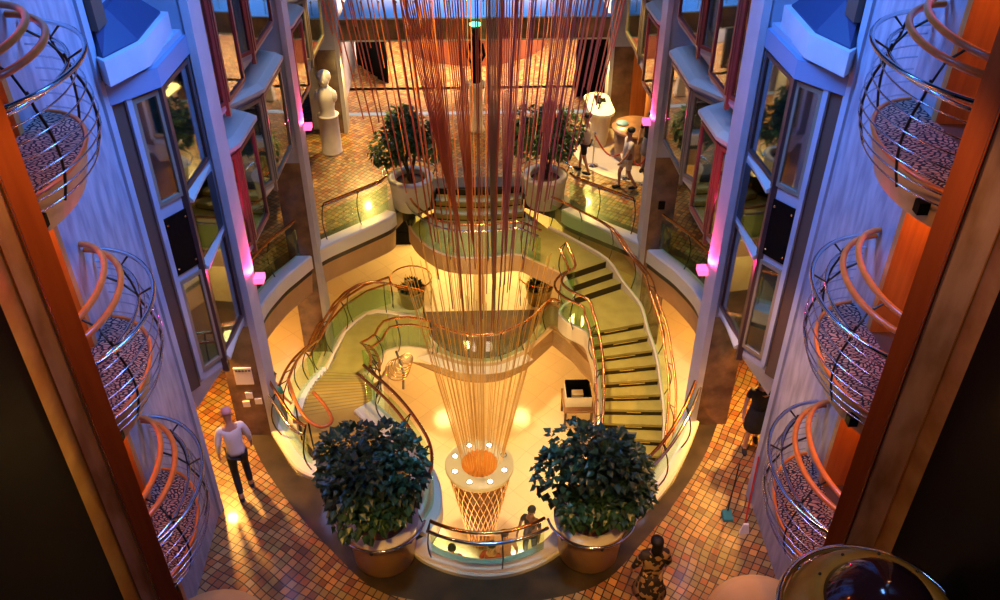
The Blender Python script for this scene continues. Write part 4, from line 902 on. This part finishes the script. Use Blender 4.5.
def person(x, y, z, rz, label, skin='skin', top='white_cloth', bottom='black_cloth', hair='dark_hair', skirt=None, shorts=False, scale=1.0,
           armL=((.24,.02,1.16),(.26,.12,.94)), armR=((-.24,.02,1.16),(-.26,.12,.94)), legL=((.10,.06,.50),(.11,.0,.09)), legR=((-.10,.0,.50),(-.11,-.10,.09)), bend=0, sleeves=True, hairkind='short', shoes='black_cloth', seated=False, bald=False, long_sleeve=False):
    t = thing('person', (x,y,z), label, 'person')
    Wm = Matrix.Translation((x,y,z)) @ Matrix.Rotation(rz, 4, 'Z') @ Matrix.Scale(scale, 4)
    ph = .93 if not seated else .50
    def up(p): # leaning of the upper body
        v_ = Vector((p[0], p[1], p[2]-.93)); v_ = Matrix.Rotation(-bend, 3, 'X') @ v_; return (v_.x, v_.y, v_.z+ph)
    armL = [up(p) for p in armL]; armR = [up(p) for p in armR]
    pts = [up((0,0,.95))]; rad_ = [(.135,.10)]; ed = []
    chest = chain(pts, ed, rad_, 0, [(up((0,.0,1.10)),(.125,.09)), (up((0,0,1.28)),(.15,.10))])
    nk = chain(pts, ed, rad_, chest, [(up((0,-.01,1.43)),(.07,.06)), (up((0,0,1.50)),.052), (up((0,.015,1.58)),(.070,.085)), (up((0,.01,1.66)),(.078,.092)), (up((0,.0,1.725)),(.055,.065))])
    wr = []
    for sg, arm in ((1,armL),(-1,armR)):
        sh = up((sg*.175,0,1.40))
        i = chain(pts, ed, rad_, chest, [(sh,.058), (arm[0],.042), (arm[1],.027)])
        dv = Vector(arm[1])-Vector(arm[0]); hand(pts, ed, rad_, i, arm[1], dv, (-sg,.2,0)); wr.append((sh,arm))
    lg = []
    for sg, leg in ((1,legL),(-1,legR)):
        hp = (sg*.09,0,ph-.06)
        chain(pts, ed, rad_, 0, [(hp,.085), (leg[0],.056), (leg[1],.036), ((leg[1][0],leg[1][1]+.06,leg[1][2]-.055),.036), ((leg[1][0],leg[1][1]+.17,leg[1][2]-.065),.028)])
        lg.append((hp,leg))
    body = skin_obj('body', pts, ed, rad_, 0, skin, t, 1, Wm)
    # face: nose, eyes, ears, mouth
    def fb(c, r_, nm, mm): 
        m_ = MB().ball(up(c), r_, 8, 6); m_.v = [tuple(Wm @ Vector(v_)) for v_ in m_.v]; return m_.build(nm, mm, t)
    fb((0,.108,1.615), (.014,.02,.025), 'nose', skin)
    for sg in (1,-1):
        fb((sg*.032,.090,1.645), .011, 'eye', 'black'); fb((sg*.085,.0,1.63), (.012,.022,.03), 'ear', skin)
    fb((0,.092,1.575), (.026,.010,.007), 'mouth', 'red_cloth')
    # clothes
    p2 = [up((0,0,.84))]; r2 = [(.172,.135)]; e2 = []
    c2 = chain(p2, e2, r2, 0, [(up((0,0,.95)),(.165,.128)), (up((0,0,1.10)),(.150,.112)), (up((0,0,1.28)),(.162,.115)), ]); chain(p2, e2, r2, c2, [(up((0,-.01,1.425)),(.085,.075))])
    for sh, arm in wr:
        el = Vector(arm[0]); e_ = tuple(el) if long_sleeve else tuple(Vector(sh).lerp(el, .75))
        i = chain(p2, e2, r2, c2, [(sh,.070),(e_,.056)])
        if long_sleeve: chain(p2, e2, r2, i, [(tuple(el.lerp(Vector(arm[1]), .85)),.040)])
    skin_obj('top', p2, e2, r2, 0, top, t, 1, Wm)
    if skirt:
        m_ = MB(); prof = [(.15,ph+.10),(.17,ph-.05),(.20,ph-.25),(skirt,ph-.40)]
        m_.lathe(prof, (0,0,0), 20); m_.v = [tuple(Wm @ Vector(v_)) for v_ in m_.v]; o_ = m_.build('skirt', bottom, t)
        sm = o_.modifiers.new('thickness', 'SOLIDIFY'); sm.thickness = .01
    else:
        p3 = [(0,0,ph+.06)]; r3 = [(.150,.118)]; e3 = []
        for hp, leg in lg:
            kn = Vector(leg[0]); i = chain(p3, e3, r3, 0, [(hp,.100), (tuple(kn) if not shorts else tuple(Vector(hp).lerp(kn,.8)), .070 if not shorts else .085)])
            if not shorts: chain(p3, e3, r3, i, [(tuple(kn.lerp(Vector(leg[1]), .9)), .056)])
        skin_obj('trousers' if not shorts else 'shorts', p3, e3, r3, 0, bottom, t, 1, Wm)
    for hp, leg in lg:
        m_ = MB().ball((leg[1][0],leg[1][1]+.07,leg[1][2]-.045), (.048,.135,.045), 10, 7); m_.v = [tuple(Wm @ Vector(v_)) for v_ in m_.v]; m_.build('shoe', shoes, t)
    if not bald:
        m_ = MB().ball(up((0,-.022,1.685)), (.096,.108,.085), 12, 8)
        if hairkind == 'long': m_.ball(up((0,-.07,1.57)), (.09,.06,.15), 12, 8)
        if hairkind == 'bun': m_.ball(up((0,-.12,1.70)), (.06,.06,.06), 10, 7)
        m_.v = [tuple(Wm @ Vector(v_)) for v_ in m_.v]; m_.build('hair', hair, t)
    else:
        m_ = MB().lathe([(.085,0),(.078,.035),(.045,.065),(0,.072)], up((0,-.005,1.70)), 16); m_.v = [tuple(Wm @ Vector(v_)) for v_ in m_.v]; m_.build('cap', 'pink_cloth', t)
    return t
person(-4.08,10.35,0, R(25), 'person in white shirt, dark trousers and pinkish cap walking at left', top='white_cloth', bottom='black_cloth', bald=True, legL=((.10,.14,.52),(.11,.02,.09)), legR=((-.10,.06,.50),(-.11,-.26,.12)), bend=.16, scale=1.02, long_sleeve=True, armR=((-.25,-.02,1.16),(-.27,.06,.92)))
person(4.72,11.05,0, R(170), 'dark haired person in short black dress walking at right', top='black_cloth', bottom='black_cloth', skirt=.20, hairkind='long', skin='skin', legL=((.10,.10,.50),(.11,.08,.09)), legR=((-.10,-.02,.50),(-.11,-.22,.12)), scale=.97)
person(2.32,7.80,0, R(5), 'person with dark hair and brown patterned dress at the bottom centre right', top='print_cloth', bottom='print_cloth', skirt=.26, hairkind='long', scale=.97, long_sleeve=True)
person(3.85,20.4,0, R(100), 'person in white T-shirt and shorts walking beside the red rope', top='white_cloth', bottom='paper', shorts=True, legL=((.10,.16,.50),(.11,.14,.09)), legR=((-.10,-.02,.50),(-.11,-.24,.12)), armL=((.24,-.06,1.16),(.25,.06,.94)), armR=((-.24,.10,1.16),(-.26,.25,.98)))
person(4.55,21.35,0, R(160), 'long haired person in grey behind the rope near the second right column', top='black_cloth', bottom='grey_cloth', skirt=.2, hairkind='long')
person(2.85,21.3,0, R(60), 'person in white shirt and dark shorts right of the far right tree', top='white_cloth', bottom='black_cloth', shorts=True, legL=((.10,.14,.50),(.11,.16,.09)), legR=((-.10,-.04,.50),(-.11,-.2,.12)))
person(1.02,13.05,-5.6, R(150), 'person in black vest standing right of the pedestal on the lowest floor', top='black_cloth', bottom='black_cloth', skin='skin_dark')
person(-4.55,14.6,-2.8, R(-40), 'dark haired person in teal top on the middle deck left of the stairs', top='teal_cloth', bottom='grey_cloth')
# people seated at the foot of the pedestal
for k, (x, y, rz, tp, lab) in enumerate(((.42,12.75,R(200),'pink_cloth','person in reddish top seated right of the pedestal base'),(.12,12.45,R(160),'red_cloth','person seated just in front of the pedestal base'),(-.75,12.4,R(190),'red_cloth','seated dark haired person left of the pedestal base'))):
    person(x, y, -5.6, rz, lab, top=tp, bottom='grey_cloth', seated=True, legL=((.12,.42,.50),(.13,.46,.09)), legR=((-.12,.42,.50),(-.13,.46,.09)), armL=((.26,.10,1.14),(.16,.32,1.05)), armR=((-.26,.10,1.14),(-.16,.32,1.05)))
    st_ = thing('stool', (x,y,-5.6), 'low padded stool under the %s' % ('person in reddish top','front seated person','left seated person')[k], 'stool', 'stools round the pedestal')
    MB().lathe([(0,0),(.16,0),(.05,.04),(.04,.34),(.17,.36),(.19,.42),(0,.42)], (x,y-.0,-5.6), 20).build('seat', 'black', st_)
# sweeping tools at right
bm_ = thing('lobby_dustpan', (4.15,9.45,0), 'teal dustpan with long dark handle on the right paving', 'dustpan')
MB().hexa([(3.86,9.40,0),(4.03,9.40,0),(4.03,9.58,0),(3.86,9.58,0),(3.87,9.41,.04),(4.02,9.41,.04),(4.02,9.57,.12),(3.87,9.57,.12)]).build('pan', 'teal_cloth', bm_)
MB().tube([(3.95,9.54,.12),(4.10,9.85,.9)], .012, 8).build('handle', 'dark_metal', bm_)
bb = thing('broom', (4.4,9.6,0), 'broom with red handle beside the dustpan at right', 'broom')
MB().tube([(4.16,9.25,.12),(4.34,9.75,1.15)], .015, 8).build('handle', 'red_plastic', bb); MB().hexa([(4.06,9.15,0),(4.22,9.15,0),(4.24,9.22,0),(4.08,9.22,0),(4.12,9.2,.16),(4.20,9.2,.16),(4.21,9.24,.16),(4.13,9.24,.16)]).build('brush', 'white_cloth', bb)
